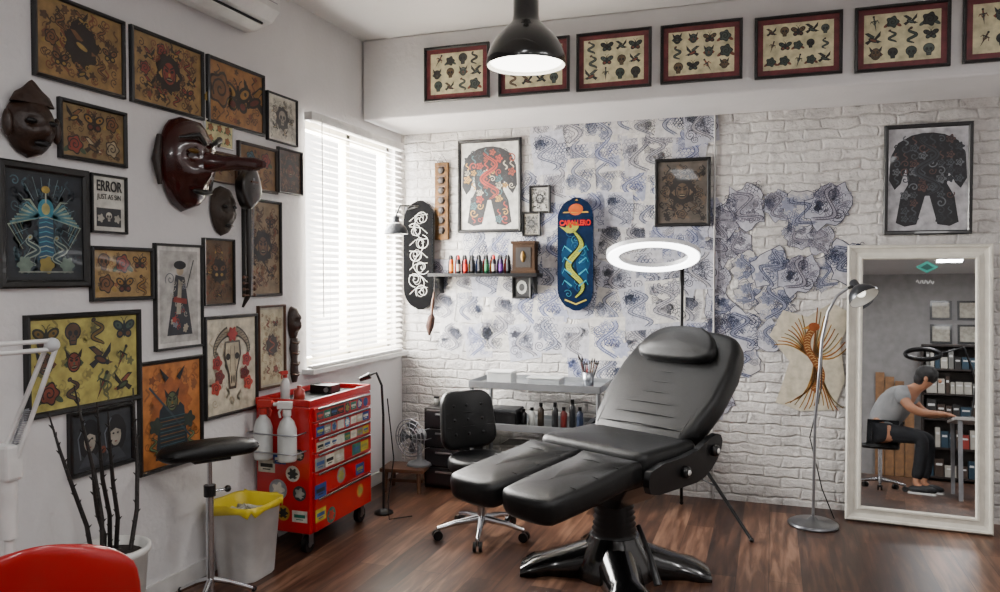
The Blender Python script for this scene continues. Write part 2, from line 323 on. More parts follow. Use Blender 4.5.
def figure(pal, main=m_mask, n=9, mid=None):
    mid = mid or [pal[0], pal[2], pal[0]]
    def f(a, w, h, z0):
        dense(a, w, h, z0, mid, 110)
        for k in range(n):
            t = 2*pi*k/n; a.l = 5; random.choice([m_rose, m_moth, m_bird, m_serp])(a, cos(t)*w*.36, z0+h/2+sin(t)*h*.37, min(w, h)*.14, pal)
        a.l = 12; a.lobe(0, z0+h*.52, min(w, h)*.28, 9, .1, pal[0], sz=1.1); main(a, 0, z0+h*.52, min(w, h)*.27, pal)
        a.l = 18
        for k in range(10): t = 2*pi*k/10; a.stroke(spiral(cos(t)*min(w, h)*.29, z0+h*.52+sin(t)*min(w, h)*.31, min(w, h)*.06, 1.3, 14, t), min(w, h)*.014, pal[k % 3])
    return f
def art_dark(a, w, h, z0):
    dense(a, w, h, z0, ['#22303a', '#2c3f48', '#1d2830', '#36505a'], 110, 0)
    for k in range(22):
        t = 2*pi*k/22; r0, r1 = .26*w, .45*w; cz = z0+h*.55
        a.l = 3; a.stroke([(cos(t)*r0, cz+sin(t)*r0*1.3), (cos(t)*r1, min(max(cz+sin(t)*r1*1.35, z0), z0+h))], .0025, '#5c6c70')
    for q in (-1, 1):
        for k in range(11): a.l = 4+k % 2; a.stroke([(q*.02, z0+h*.6), (q*(.06+.008*k)*1.1, z0+h*(.76-.026*k)), (q*w*.33, z0+h*(.76-.05*k))], [.01, .008, .002], ['#84907f', '#3f6b74'][k % 2])
    a.l = 7; a.poly([(-.035, z0+h*.15), (.035, z0+h*.15), (.03, z0+h*.62), (-.03, z0+h*.62)], '#1d465e')
    for k in range(9): a.stroke([(-.03, z0+h*(.18+.05*k)), (0, z0+h*(.2+.05*k)), (.03, z0+h*(.18+.05*k))], .004, ['#8a9484', '#3f808c'][k % 2])
    a.l = 9; a.ell(0, z0+h*.68, .034, .038, '#2d7a8c'); a.ell(0, z0+h*.68, .018, .022, '#a09860'); a.stroke([(0, z0+h*.74), (0, z0+h*.88)], .006, '#98a090'); a.ell(0, z0+h*.88, .018, .014, '#8a7632')
    for q in (-1, 1): m_serp(a, q*w*.2, z0+h*.24, .06, ['#7a867c', '#1c323a', '#8a7632']); a.lobe(q*.09, z0+h*.1, .03, 6, .15, '#5c6c62')
    a.lobe(0, z0+h*.1, .03, 5, .15, '#7a6d32'); a.stroke([(-w*.4, z0+h*.03), (w*.4, z0+h*.03)], .005, '#747a72')
def art_geisha(a, w, h, z0):
    a.poly([(-.1*w, z0+.75*h), (.15*w, z0+.72*h), (.3*w, z0+.25*h), (.36*w, z0+.06*h), (-.34*w, z0+.06*h), (-.22*w, z0+.4*h)], '#22252c')
    for k in range(26): a.l = 2+k % 3; a.stroke(spiral(random.uniform(-.22, .24)*w, z0+random.uniform(.1, .68)*h, .06*w, 1.3, 12, random.random()*6), .003, random.choice(['#6a6e74', '#8a2a24', '#9a968a']))
    a.l = 6; a.poly([(-.02*w, z0+.7*h), (.07*w, z0+.66*h), (.03*w, z0+.3*h), (-.09*w, z0+.3*h)], '#8f897a'); a.ell(.02*w, z0+.8*h, .1*w, .06*h, '#a09078'); a.ell(.02*w, z0+.86*h, .17*w, .05*h, '#15161a')
    a.poly([(-.15*w, z0+.5*h), (.2*w, z0+.47*h), (.2*w, z0+.41*h), (-.16*w, z0+.44*h)], '#7c2a22')
    for k in range(5): a.lobe(random.uniform(-.25, .28)*w, z0+random.uniform(.08, .36)*h, .06*w, 5, .2, random.choice(['#8a2a22', '#6a6f76', '#908878']))
    a.stroke([(.2*w, z0+.6*h), (.4*w, z0+.92*h)], .006, '#22252c'); a.stroke(spiral(-.25*w, z0+.7*h, .14*w), .005, '#5c6068')
def art_ram(a, w, h, z0):
    cz = z0+.52*h
    dense(a, w, h, z0, ['#a59c88', '#9c927e'], 30, 0); a.l = 4
    for q in (-1, 1):
        p = [(q*(.08+.3*sin(t))*w, cz+(.22+.16*cos(t*1.1+.3))*h) for t in [k*.2 for k in range(13)]]
        a.stroke(p, [w*(.16-.011*k) for k in range(13)], '#2b2620'); a.stroke(p, [w*(.1-.008*k) for k in range(13)], '#7a705c')
        for k in range(1, 11): a.stroke([(p[k][0]-.04*w, p[k][1]), (p[k][0]+.04*w, p[k][1]+.01*h)], .003, '#2b2620')
        for j, (u, v) in enumerate(((.33, .02), (.28, -.14), (.36, -.26))): a.lobe(q*u*w, cz+v*h, .1*w, 5, .15, ['#8e2620', '#5d1713', '#a0382a'][j]); a.stroke(spiral(q*u*w, cz+v*h, .07*w), .004, '#2a0f0c')
    a.poly([(-.17*w, cz+.26*h), (.17*w, cz+.26*h), (.2*w, cz+.1*h), (.1*w, cz-.12*h), (.08*w, cz-.3*h), (-.08*w, cz-.3*h), (-.1*w, cz-.12*h), (-.2*w, cz+.1*h)], '#3a3228')
    a.poly([(-.14*w, cz+.24*h), (.14*w, cz+.24*h), (.16*w, cz+.1*h), (.07*w, cz-.12*h), (.05*w, cz-.27*h), (-.05*w, cz-.27*h), (-.07*w, cz-.12*h), (-.16*w, cz+.1*h)], '#a0967e')
    for q in (-1, 1): a.ell(q*.1*w, cz+.08*h, .05*w, .04*h, '#15120f'); a.ell(q*.025*w, cz-.19*h, .015*w, .05*h, '#2b251e'); a.stroke([(q*.04*w, cz+.2*h), (q*.06*w, cz-.1*h)], .004, '#5a5040')
    a.lobe(0, cz+.34*h, .1*w, 6, .2, '#8e2620')
def art_port(a, w, h, z0):
    for q in (-1, 1):
        x = q*.23*w; z = z0+.5*h; a.l = 1; a.ell(x, z+.05*h, .2*w, .38*h, '#101114'); a.ell(x, z+.02*h, .1*w, .21*h, '#8f897e'); a.ell(x-.04*w, z+.06*h, .02*w, .02*h, '#15161a'); a.ell(x+.04*w, z+.06*h, .02*w, .02*h, '#15161a')
        a.poly([(x-.11*w, z+.24*h), (x+.11*w, z+.24*h), (x+.1*w, z+.1*h), (x, z+.16*h), (x-.1*w, z+.1*h)], '#101114'); a.ell(x, z-.1*h, .025*w, .015*h, '#6a3a32'); a.poly([(x-.2*w, z0+.04*h), (x+.2*w, z0+.04*h), (x+.06*w, z0+.28*h), (x-.06*w, z0+.28*h)], '#3b3e44'); a.stroke([(x-.16*w, z0+.2*h), (x-.2*w, z0+.6*h), (x-.08*w, z0+.88*h)], .006, '#5f646c')
    a.ell(0, z0+.3*h, .05*w, .07*h, '#6d3a2a')
def art_warrior(a, w, h, z0):
    dense(a, w, h, z0, ['#8a5020', '#6a3a18', '#7a4a24'], 90, 0); a.l = 4
    a.lobe(0, z0+.6*h, .34*w, 11, .12, '#8a4c20'); a.poly([(-.3*w, z0+.05*h), (.3*w, z0+.05*h), (.22*w, z0+.55*h), (0, z0+.7*h), (-.22*w, z0+.55*h)], '#16222a')
    m_mask(a, 0, z0+.62*h, .18*w, ['#141618', '#4f5a3a', '#83642a']); a.stroke([(-.4*w, z0+.8*h), (.35*w, z0+.2*h)], .01, '#2c3a42')
    for k in range(12): a.stroke([(-.22*w, z0+(.08+.035*k)*h), (.22*w, z0+(.08+.035*k)*h)], .004, ['#6a4a26', '#2f5159'][k % 2])
    for q in (-1, 1): a.lobe(q*.3*w, z0+.4*h, .1*w, 5, .2, '#262f28'); m_serp(a, q*.34*w, z0+.2*h, .12*w, ['#141618', '#5a6a42', '#8a6f2a'])
    a.stroke([(-.1*w, z0+.85*h), (-.22*w, z0+.97*h)], [.03, .004], '#141618'); a.stroke([(.1*w, z0+.85*h), (.22*w, z0+.97*h)], [.03, .004], '#141618')
def suit(base, cols, wide=.96):
    def f(a, w, h, z0):
        T = [(-.07, .97), (-.22, .95), (-.4, .88), (-.5, .74), (-.52, .5), (-.44, .4), (-.36, .46), (-.29, .62), (-.26, .45), (-.36, .32), (-.42, .06), (-.3, .02), (-.14, .04), (-.03, .33), (.03, .33), (.14, .04), (.3, .02), (.42, .06), (.36, .32), (.26, .45), (.29, .62), (.36, .46), (.44, .4), (.52, .5), (.5, .74), (.4, .88), (.22, .95), (.07, .97)]
        sx = wide*w; a.poly([(u*sx, z0+v*h) for u, v in T], base)
        spots = [(u, v) for u in (-.42, -.3, -.18, -.06, .06, .18, .3, .42) for v in (.1, .18, .26, .34, .42, .5, .58, .66, .74, .82, .9) if (abs(u) < .25 and (v > .34)) or (v > .5 and abs(u) < .34) or (v > .48 and v < .85) or (v < .4 and .15 < abs(u) < .35)]
        for u, v in spots:
            a.l = 3+random.randrange(5); c = random.choice(cols); s = .055*w*random.uniform(.8, 1.2); x, z = u*sx, z0+v*h; r = random.random()
            if r < .4: a.lobe(x, z, s, 5, .22, c); a.stroke(spiral(x, z, s*.8), .004, base)
            elif r < .7: a.stroke(spiral(x, z, s*1.2, 1.3, ph=random.random()*6), s*.3, c)
            else: a.stroke(serp(x, z, s*.6, s*1.1, 12, 1), s*.35, c)
        a.l = 10; a.stroke(serp(0, z0+.62*h, .16*w, .28*h, 40, 1.7), [.05*w*(.5+sin(pi*k/40)) for k in range(41)], cols[0]); a.stroke(serp(0, z0+.62*h, .16*w, .28*h, 40, 1.7), .012*w, base)
    return f
def art_error(a, w, h, z0):
    a.poly([(-.4*w, z0+.06*h), (-.4*w, z0+.42*h), (.4*w, z0+.42*h), (.4*w, z0+.06*h)], '#23262a'); m_skull(a, 0, z0+.25*h, .17*w, ['#23262a', '#b4b0a4', '#888888'])
    for q in (-1, 1): a.lobe(q*.27*w, z0+.22*h, .1*w, 5, .2, '#99968c')
def frame(pl, q, label, art=None, bg='#b49a63', fc=BFRAME, mc=None, mw=0, fw=.016, dep=.022, group=None, fn2=None):
    x0, t0, b0, x1, t1, b1 = q
    P = {'L': lambda x, y: atX(x, y, -W), 'B': lambda x, y: atY(x, y, D), 'M': lambda x, y: atY(x, y, DB)}[pl]
    a, b, c, d = P(x0, t0), P(x0, b0), P(x1, t1), P(x1, b1)
    h = ((a.z-b.z)+(c.z-d.z))/2; zb = (b.z+d.z)/2
    if pl == 'L': w = c.y-a.y; e = thing('framed_picture', label, 'picture frame', (-W+.001, (a.y+c.y)/2, zb), (0, 0, pi/2), group)
    else: w = c.x-a.x; e = thing('framed_picture', label, 'picture frame', ((a.x+c.x)/2, (DB if pl == 'M' else D)-(.001 if pl == 'M' else .006), zb), (0, 0, 0), group)
    def rect(i, y): return [Vector((-w/2+i, y, i)), Vector((w/2-i, y, i)), Vector((w/2-i, y, h-i)), Vector((-w/2+i, y, h-i))]
    MB().loft([rect(0, 0), rect(0, -dep*.8), rect(fw*.25, -dep), rect(fw*.75, -dep*.92), rect(fw, -dep*.6), rect(fw, 0)], fc, False, False, closed=True).obj('frame_moulding', parent=e)
    y0 = -dep*.4; A = Art(w-2*fw, h-2*fw, y0); A.mb.box((0, y0/2, h/2), (w-2*fw, -y0, h-2*fw), paint(mc or bg))
    iw, ih = w-2*fw-2*mw, h-2*fw-2*mw
    if mw: A.l = 0; A.poly([(-iw/2, fw+mw), (iw/2, fw+mw), (iw/2, fw+mw+ih), (-iw/2, fw+mw+ih)], bg)
    A.l = 1
    if art: art(A, iw*.96, ih*.96, fw+mw+ih*.02)
    A.mb.obj('picture_print', parent=e)
    if fn2: fn2(e, w, h, y0)
    return e
K = ['#1a1512', '#7a2c20', '#34472f']; K2 = ['#1d1611', '#8a6428', '#5a241a']; K3 = ['#15181a', '#33525a', '#7a3826']; K4 = ['#1e1510', '#6a4628', '#8a7034']
OLD = [K, K2, K3, K4]; GOLD = '#84683c'; BR1 = ['#4a3420', '#5c4026', '#3a281a', '#6a3a24']
frame('L', (30, -10, 72, 122, 19, 102), 'black framed amber print crowded with dark figures', figure(K4, m_bird, 8, BR1), GOLD)
frame('L', (128, 27, 103, 201, 50, 119), 'black framed amber print of a round red demon face', figure(['#1d1611', '#742a20', '#8a6a34'], m_mask, 10, BR1), GOLD)
frame('L', (205, 55, 122, 262, 75, 136), 'black framed orange print with three dark figures', flash(3, 1, OLD, .8, None, 60, BR1), '#8a6034')
frame('L', (265, 90, 140, 295, 101, 147), 'small black framed white print with grey drawing', figure(['#333333', '#8a8378', '#a89a80'], m_skull, 5, ['#8a8880', '#a8a498']), '#bdb8aa', mw=.012, mc='#c8c4ba', fw=.01)
frame('L', (56, 98, 158, 124, 112, 168), 'black framed brown print with pale moths and skulls', flash(3, 2, OLD+[['#2a1c12', '#94866a', '#6a5030']], .5, None, 70, BR1), '#75603c')
frame('L', (-6, 158, 288, 86, 171, 288), 'large black framed dark print with pale winged figure and rays', art_dark, '#131b24', fw=.03, mw=.012, mc='#10151a')
def err(e, w, h, y0):
    text_mesh('ERROR', .06, paint('#1a1a1c'), 'lettering', e, (0, y0-.004, h*.72), width=w*.7, bold=.001)
    text_mesh('JUST AS SIN', .03, paint('#1a1a1c'), 'lettering', e, (0, y0-.004, h*.58), width=w*.66)
frame('L', (88, 172, 232, 124, 178, 235), 'small black framed white poster reading ERROR', art_error, '#bfbdb4', fw=.01, fn2=err)
frame('L', (88, 246, 301, 151, 248, 300), 'black framed golden print with small dark motifs', flash(3, 2, [K, K2, K4], .5, None, 50, ['#6a5430', '#7a4a2a', '#544430']), '#93784a')
frame('L', (152, 242, 350, 200, 246, 348), 'narrow black framed white print of a robed woman', art_geisha, '#a3a19c', mw=.02, mc='#bfbdb8', fw=.012)
frame('L', (201, 237, 306, 232, 240, 305), 'small framed brown print with a pale winged figure', figure(K4, m_moth, 4, BR1), '#5a4630', fw=.01)
frame('L', (241, 198, 296, 279, 201, 297), 'tall black framed tan print of a standing dark figure', figure(['#171312', '#5a4030', '#6a543a'], m_mask, 7, BR1), '#7c6a52')
frame('L', (236, 140, 190, 275, 150, 193), 'framed dark amber print crowded with figures', flash(2, 2, OLD, .55, None, 40, BR1), '#6a4e2c', fc=DWOOD)
frame('L', (276, 147, 195, 300, 152, 194), 'small dark red framed print', figure(['#120c0c', '#4a2018', '#5a4030'], m_mask, 4), '#2f1a15', fw=.01)
frame('L', (203, 119, 147, 232, 125, 148), 'small pale yellow flower sheet with thin white frame', flash(3, 2, [['#34402a', '#9a5a2a', '#4a6a3a']], .45, [m_rose]), '#b0a87c', fc=WHITE, fw=.006, dep=.012)
frame('L', (203, 150, 182, 234, 154, 184), 'small framed brown print with red faces', flash(3, 1, [K, K2], .55), '#7a6040', fc=WOOD, fw=.008)
frame('L', (22, 312, 414, 138, 312, 405), 'wide black framed yellow sheet of dark oriental motifs', flash(4, 3, [['#23262a', '#4f3a2c', '#5a3528'], ['#2a2c28', '#6a5428', '#4a2a24'], ['#20292e', '#3a4a42', '#6a4a2c'], ['#1d1a18', '#6f3426', '#3a4a34']], .56, None, 50, ['#8a8048', '#7a7240', '#5a5a3a']), '#a09650', fw=.022)
frame('L', (66, 411, 475, 132, 404, 466), 'black framed monochrome print of two dark haired portraits', art_port, '#2a2d32', fw=.018)
frame('L', (136, 361, 472, 200, 356, 463), 'tall black framed orange print of an armoured warrior', art_warrior, '#a3642c', fw=.018)
frame('L', (202, 316, 419, 255, 314, 410), 'black framed white print of a ram skull with red roses', art_ram, '#b5ae9a', mw=.01, mc='#b0aa98', fw=.016)
frame('L', (256, 306, 390, 283, 304, 386), 'narrow brown framed cream scroll print with small figures', figure(['#2a1f18', '#7a3a26', '#5a4a34'], m_serp, 6, ['#7a6a50', '#8a7a5c']), '#a49c80', fc=WOOD, fw=.012, mw=.012, mc='#949080')
CRE = '#c9c19c'; FP = [['#17191a', '#33403a', '#6a3a2a'], ['#1a1a1a', '#5f4a32', '#4a2a22'], ['#1c2022', '#45504a', '#7a3d2c'], ['#141414', '#2c2c2a', '#3f4a44']]
MAR = '#652328'
for q, nx, ny in [((425, 48, 103, 490, 43, 98), 4, 3), ((499, 42, 97, 570, 37, 92), 4, 3), ((577, 34, 92, 652, 28, 87), 4, 3), ((661, 26, 84, 743, 19, 80), 4, 3), ((755, 18, 80, 843, 11, 74), 5, 3), ((855, 8, 74, 951, 0, 66), 4, 3), ((963, -3, 64, 1062, -12, 57), 4, 2)]:
    frame('M', q, 'black framed cream flash sheet with maroon border and small tattoo motifs', flash(nx, ny, FP, .52), CRE, mw=.028, mc=MAR, fw=.017, group='flash sheets in a row along the beam')
frame('B', (459, 140, 233, 522, 139, 232), 'large black framed print of a colourful dragon bodysuit design', suit('#1b1d20', ['#9a3426', '#a8803a', '#3f5f64', '#a8a290', '#8a3a26', '#2a3238', '#23282c']), '#bcbab4', fw=.022)
frame('B', (655, 159, 227, 711, 158, 226), 'black framed dark brown print behind glass', figure(['#191512', '#4a3a2c', '#5a4a3a'], m_mask, 8), '#4c443c', fw=.022)
frame('B', (884, 126, 235, 973, 122, 234), 'large black framed print of a dark bodysuit tattoo design', suit('#121317', ['#2c2f36', '#3c3f46', '#4a3230', '#202228', '#5a5d62'], .98), '#a9a8ac', fw=.024)
frame('B', (530, 186, 214, 551, 185, 213), 'small black framed drawing of a skull', figure(['#222222', '#8a8a86', '#777777'], m_skull, 4), '#a9a7a0', fw=.016)
frame('B', (523, 212, 237, 541, 212, 236), 'tiny black framed photograph', figure(['#222222', '#6a6a66', '#777777'], m_mask, 3), '#8a857a', fw=.014)
frame('B', (513, 276, 299, 532, 276, 298), 'tiny black framed round monochrome drawing', lambda a, w, h, z0: (a.ell(0, z0+h/2, w*.36, h*.4, '#a9a9a4'), a.ell(0, z0+h/2, w*.2, h*.22, '#3a3a3a')), '#1a1a1c', fw=.016)
# ---------------- line drawings on the brick wall ----------------
MATTE[0] = True
def scales(a, x, z, s, c, wd):
    for r in range(4):
        for q in range(4):
            cx = x+(q-1.5+.5*(r % 2))*s*.5; cz = z+(r-1.5)*s*.36; a.stroke([(cx+s*.25*cos(t), cz+s*.3*sin(t)) for t in [pi*i/6 for i in range(7)]], wd, c); a.l -= 1
def sheet_mesh(seed, papercol, ink, cut=False):
    random.seed(seed); a = Art(1, 1, 0); R = .17; n = 22
    if cut: out = [(R*cos(2*pi*k/n)*random.uniform(.7, 1.15), R*1.15*sin(2*pi*k/n)*random.uniform(.7, 1.15)) for k in range(n)]
    else: out = [(-R*.85+random.uniform(-.02, .02), -R), (R*.85, -R+random.uniform(-.02, .02)), (R*.85+random.uniform(-.02, .02), R*.2), (R*.8, R+random.uniform(-.02, .02)), (0, R), (-R*.85, R)]
    a.l = 0; a.poly(out, papercol); r = R*.8; wd = .0066 if cut else .0058
    if cut: a.l = 1; a.stroke(out+[out[0], out[1]], .007, ink[0])
    for k in range(16 if cut else 14):
        x, z = random.uniform(-r, r)*.82, random.uniform(-r, r)*.86; q = random.random(); s = random.uniform(.035, .065); c = random.choice(ink)
        if q < .34:
            n_ = random.choice((5, 6, 8)); a.l = 1; a.lobe(x, z, s, n_, .18, random.choice((papercol, ink[3])))
            for d in (0, 1, 2): a.l = 2; a.stroke([(x+s*(1-.3*d)*cos(t)*(1+.18*cos(n_*t+d)), z+s*(1-.3*d)*sin(t)*(1+.18*cos(n_*t+d))) for t in [2*pi*i/30 for i in range(31)]], wd*.8, c)
        elif q < .5: a.l = 2; a.stroke(spiral(x, z, s, 2.2, 28, random.random()*6, random.choice((-1, 1))), wd, c)
        elif q < .78: a.l = 2; scales(a, x, z, s*1.1, c, wd*.75); a.l = 3
        else:
            for d in range(5): a.l = 2; a.stroke([(x+s*(u-.5)*2, z+d*.013+.02*sin(u*5+seed)) for u in [i/9 for i in range(10)]], wd*.8, c)
    p = serp(0, 0, R*.5, R*.85, 26, random.choice((1, 1.5)), random.random()*6)
    a.l = 4; a.stroke(p, .034, ink[3]); a.stroke([(x-.017, z) for x, z in p], wd, ink[0]); a.stroke([(x+.017, z) for x, z in p], wd, ink[0])
    for k in range(1, 25): a.l = 6; a.stroke([(p[k][0]-.014, p[k][1]), (p[k][0], p[k][1]+.008), (p[k][0]+.014, p[k][1])], .0036, ink[1])
    return a.mb.obj('tattoo_drawing')
INK = [['#3c4152', '#5c6276', '#30343f', '#a2a4b0'], ['#474952', '#6a6c78', '#383a42', '#aaa8ac'], ['#3a4060', '#5a6286', '#464a5a', '#a0a4b8']]
PAP = ['#c4c2c2', '#b8b7bd', '#cac7c2', '#b4b5c0', '#c0bdb8']
base = [sheet_mesh(100+i, PAP[i % 5], INK[i % 3]) for i in range(14)]
cuts = [sheet_mesh(200+i, ['#b4b4bc', '#a9aab6', '#bab7b6', '#aeaeb8'][i % 4], [['#343849', '#50566c', '#42475a', '#8c90a2'], ['#3e3e48', '#625f6c', '#464a5c', '#96949e']][i % 2], True) for i in range(9)]
used = set(); random.seed(11)
def put(o, px, py, rot, sc, lab, grp, k):
    if o.name in used: o = o.copy(); COL.objects.link(o)
    else: used.add(o.name)
    p = atY(px, py, D); o.location = (p.x, D-.0006-.0004*(k % 8), p.z); o.rotation_euler = (0, rot, 0); o.scale = (sc, 1, sc); tag(o, lab, 'drawing', None, grp)
k = 0
def inreg(x, y):
    if 528 < x < 706 and 112 < y < 240: return 1
    if 425 < x < 600 and 240 < y < 300: return 1
    if 430 < x < 712 and 240 <= y < 365: return 1
    if 600 < x < 720 and 330 < y < 400: return 1
    return 0
yy = 120
while yy < 410:
    xx = 434+(k % 2)*12
    while xx < 715:
        x = xx+random.uniform(-6, 6); y = yy+random.uniform(-6, 6)
        if inreg(x, y): put(base[random.randrange(14)], x, y, random.uniform(-.15, .15), random.uniform(.66, .86), 'pale paper with blue-grey tattoo line drawing taped to brick wall', 'tattoo line drawings on the brick wall', k); k += 1
        xx += 27
    yy += 31
yy = 212
while yy < 408:
    xx = 716+random.uniform(0, 10)
    while xx < 848:
        lim = 848 if yy < 290 else (800 if yy < 330 else (765 if yy < 375 else 750))
        x = xx+random.uniform(-5, 5); y = yy+random.uniform(-8, 8)+(8 if xx < 740 else 0)
        if x < lim and random.random() < .9: put(cuts[random.randrange(9)], x, y, random.uniform(-.6, .6), random.uniform(.5, .78), 'ragged cut-out tattoo drawing pasted on white brick', 'cut-out tattoo drawings on the brick wall', k); k += 1
        xx += 26
    yy += 29
for o in base+cuts:
    if o.name not in used: bpy.data.objects.remove(o)
a = Art(1, 1, 0); pc = ['#a07a42', '#8a5630', '#7a765c', '#a88a58', '#a06632']; random.seed(5)
c0 = atY(810, 362, D)
a.poly([(-.2, -.26), (-.05, -.31), (.14, -.29), (.2, -.1), (.17, .12), (.24, .3), (.12, .37), (-.02, .28), (-.16, .32), (-.24, .16), (-.12, 0), (-.16, -.14)], '#bdb5a2')
for j in range(13): x1 = -.17+.028*j; a.l = 2; a.stroke([(.02+.03*sin(u*2)+(x1-.02)*u*u, .02-.3*u+.02*sin(u*7+j)) for u in [i/9 for i in range(10)]], [.017-.0012*i for i in range(10)], pc[j % 5]); a.stroke([(.02+.03*sin(u*2)+(x1-.02)*u*u, .02-.3*u+.02*sin(u*7+j)) for u in [i/9 for i in range(10)]], .003, '#5a4028')
for j in range(10): a.l = 3; P_ = [(.02+(.02+.02*j)*u, .04+(.3-.02*j)*u-.08*sin(u*2.4)*(j/9)) for u in [i/7 for i in range(8)]]; a.stroke(P_, [.016-.0014*i for i in range(8)], pc[(j+1) % 5]); a.stroke(P_, .003, '#5a4028')
for j in range(9): a.l = 4; P_ = [(-.01-(.04+.02*j)*u, .04+(.25-.024*j)*u+.03*sin(u*3)) for u in [i/7 for i in range(8)]]; a.stroke(P_, [.015-.0013*i for i in range(8)], pc[(j+2) % 5]); a.stroke(P_, .003, '#5a4028')
a.l = 6; sp_ = serp(.02, .02, .05, .2, 24, 1); a.stroke(sp_, .042, '#7a4a2a')
for k_ in range(1, 24): a.l = 8; a.stroke([(sp_[k_][0]-.016, sp_[k_][1]), (sp_[k_][0], sp_[k_][1]+.008), (sp_[k_][0]+.016, sp_[k_][1])], .004, '#b09060')
a.l = 9; a.ell(sp_[-1][0], sp_[-1][1], .034, .026, '#8a4a2a'); a.poly([(sp_[-1][0]-.03, sp_[-1][1]+.01), (sp_[-1][0]-.07, sp_[-1][1]-.015), (sp_[-1][0]-.025, sp_[-1][1]-.015)], '#a0743a')
a.mb.obj('bird_drawing', loc=(c0.x, D-.004, c0.z), label='orange and ochre phoenix drawing pasted on white brick', cat='drawing')
random.seed(21)
# carved wood strip
p = atY(443, 240, D); e = thing('carved_wall_plaque', 'narrow carved bamboo plaque hanging near the window', 'wall decoration', (p.x, D-.005, p.z))
hh = atY(443, 163, D).z-p.z; ww = .105; mb = MB().box((0, -.012, hh/2), (ww, .024, hh), mat('bamboo', '#5d4120', .6, var=.35, scale=25, bump=.3, spec=.2))
mb.obj('plaque_board', parent=e, bev=.004)
for j in range(7):
    z = hh*(.12+.13*j); mb = MB(); mb.lathe([(.001, 0), (.03, 0), (.026, .008), (.012, .01), (.001, .012)], DWOOD, 6, Matrix.Translation((0, -.024, z))@Matrix.Rotation(pi/2, 4, 'X')); mb.box((0, -.026, z+hh*.05), (.07, .006, .008), WOOD); mb.obj('carving', parent=e)
MB().tube([(-.04, -.01, hh), (0, -.01, hh+.06), (.04, -.01, hh)], .002, DWOOD, 5).obj('hanging_cord', parent=e)
# ---------------- masks ----------------
def maskhead(w, h, dpt, m, nose=.0, brow=1):
    mb = MB(); rings = []; n = 22
    for i in range(15):
        v = -1+2*i/14; rr = []
        for k in range(n):
            u = -1+2*k/(n-1); prof = math.sqrt(max(0, 1-abs(v)**2.4))*(1 if v > 0 else 1-.22*abs(v))
            x = u*w/2*prof; y = -dpt*math.sqrt(max(0, 1-u*u*.98))*prof**.6
            nn = -nose*math.exp(-(u*3.6)**2)*math.exp(-((v+.12)*3)**2); bw = -brow*.02*math.exp(-((abs(u)-.35)*4)**2)*math.exp(-((v-.32)*7)**2)
            ek = brow*.03*math.exp(-((abs(u)-.36)*6)**2)*math.exp(-((v-.12)*8)**2); ck = -.015*math.exp(-((abs(u)-.5)*5)**2-((v+.2)*5)**2); mk = .02*math.exp(-(u*2.4)**2-((v+.55)*9)**2)
            rr.append(Vector((x, min(0, y+nn+bw+ek+ck+mk), h/2+v*h/2)))
        rings.append(rr)
    return mb.loft(rings, m, True, False, False)
def lp(x, y): return atX(x, y, -W)
def eyes(e, cs, r, m, name='mask_eye'):
    for c in cs: MB().ball(c, r, m, 10).obj(name, parent=e)
e = thing('carved_mask', 'brown carved wooden face mask with pointed crown', 'mask', (-W+.002, lp(26, 120).y, lp(26, 158).z), (0, 0, pi/2))
hm = lp(26, 85).z-lp(26, 158).z; MW = mat('mask_wood', '#2c1b12', .45, var=.4, scale=18, bump=.3)
maskhead(.2, hm*.82, .08, MW, .04).obj('mask_face', parent=e); mb = MB()
mb.lathe([(.09, 0), (.07, .05), (.04, .08), (.012, .12), (.001, .13)], MW, 14, Matrix.Translation((0, -.03, hm*.72))@Matrix.Diagonal((1, .4, .7, 1)), caps=False); mb.obj('mask_crown', parent=e)
eyes(e, [(q*.1, -.03, hm*.42) for q in (-1, 1)], (.016, .02, .05), MW, 'mask_ear'); eyes(e, [(q*.042, -.077, hm*.47) for q in (-1, 1)], (.022, .012, .01), BLACK); eyes(e, [(0, -.078, hm*.18)], (.035, .012, .012), BLACK, 'mask_mouth')
e = thing('tengu_mask', 'large dark red lacquered wooden mask with a very long nose', 'mask', (-W+.002, lp(180, 170).y, lp(180, 212).z), (0, 0, pi/2))
hm = lp(182, 117).z-lp(182, 212).z; ML = mat('red_lacquer', '#340d0a', .22, var=.35, scale=8, coat=.6)
maskhead(.31, hm, .14, ML, .05, brow=1.6).obj('mask_face', parent=e)
MB().tube([(0, -.15, hm*.5), (.02, -.2, hm*.5), (.04, -.3, hm*.49), (.05, -.38, hm*.475), (.05, -.42, hm*.47)], [.05, .038, .03, .03, .016], ML, 14).obj('mask_nose', parent=e)
eyes(e, [(q*.07, -.14, hm*.6) for q in (-1, 1)], (.034, .014, .012), mat('gold_paint', '#6a5022', .3, .6))
for q in (-1, 1): MB().tube([(q*.02, -.16, hm*.68), (q*.07, -.165, hm*.76), (q*.13, -.11, hm*.72)], [.01, .014, .006], BLACK, 8).obj('mask_brow', parent=e); MB().tube([(q*.15, -.02, hm*.75), (q*.18, -.03, hm*.5), (q*.16, -.03, hm*.25)], [.012, .02, .01], DWOOD, 8).obj('mask_ear', parent=e)
eyes(e, [(0, -.125, hm*.2)], (.07, .016, .014), BLACK, 'mask_mouth')
e = thing('carved_mask', 'small dark brown carved mask below the long-nosed mask', 'mask', (-W+.002, lp(220, 210).y, lp(220, 236).z), (0, 0, pi/2))
hm = lp(222, 186).z-lp(222, 236).z; maskhead(.17, hm, .06, mat('mask_grey', '#3a3028', .6, var=.4, bump=.4), .02).obj('mask_face', parent=e)
eyes(e, [(q*.035, -.058, hm*.57) for q in (-1, 1)], (.016, .01, .008), BLACK); eyes(e, [(0, -.055, hm*.2)], (.03, .01, .01), BLACK, 'mask_mouth')
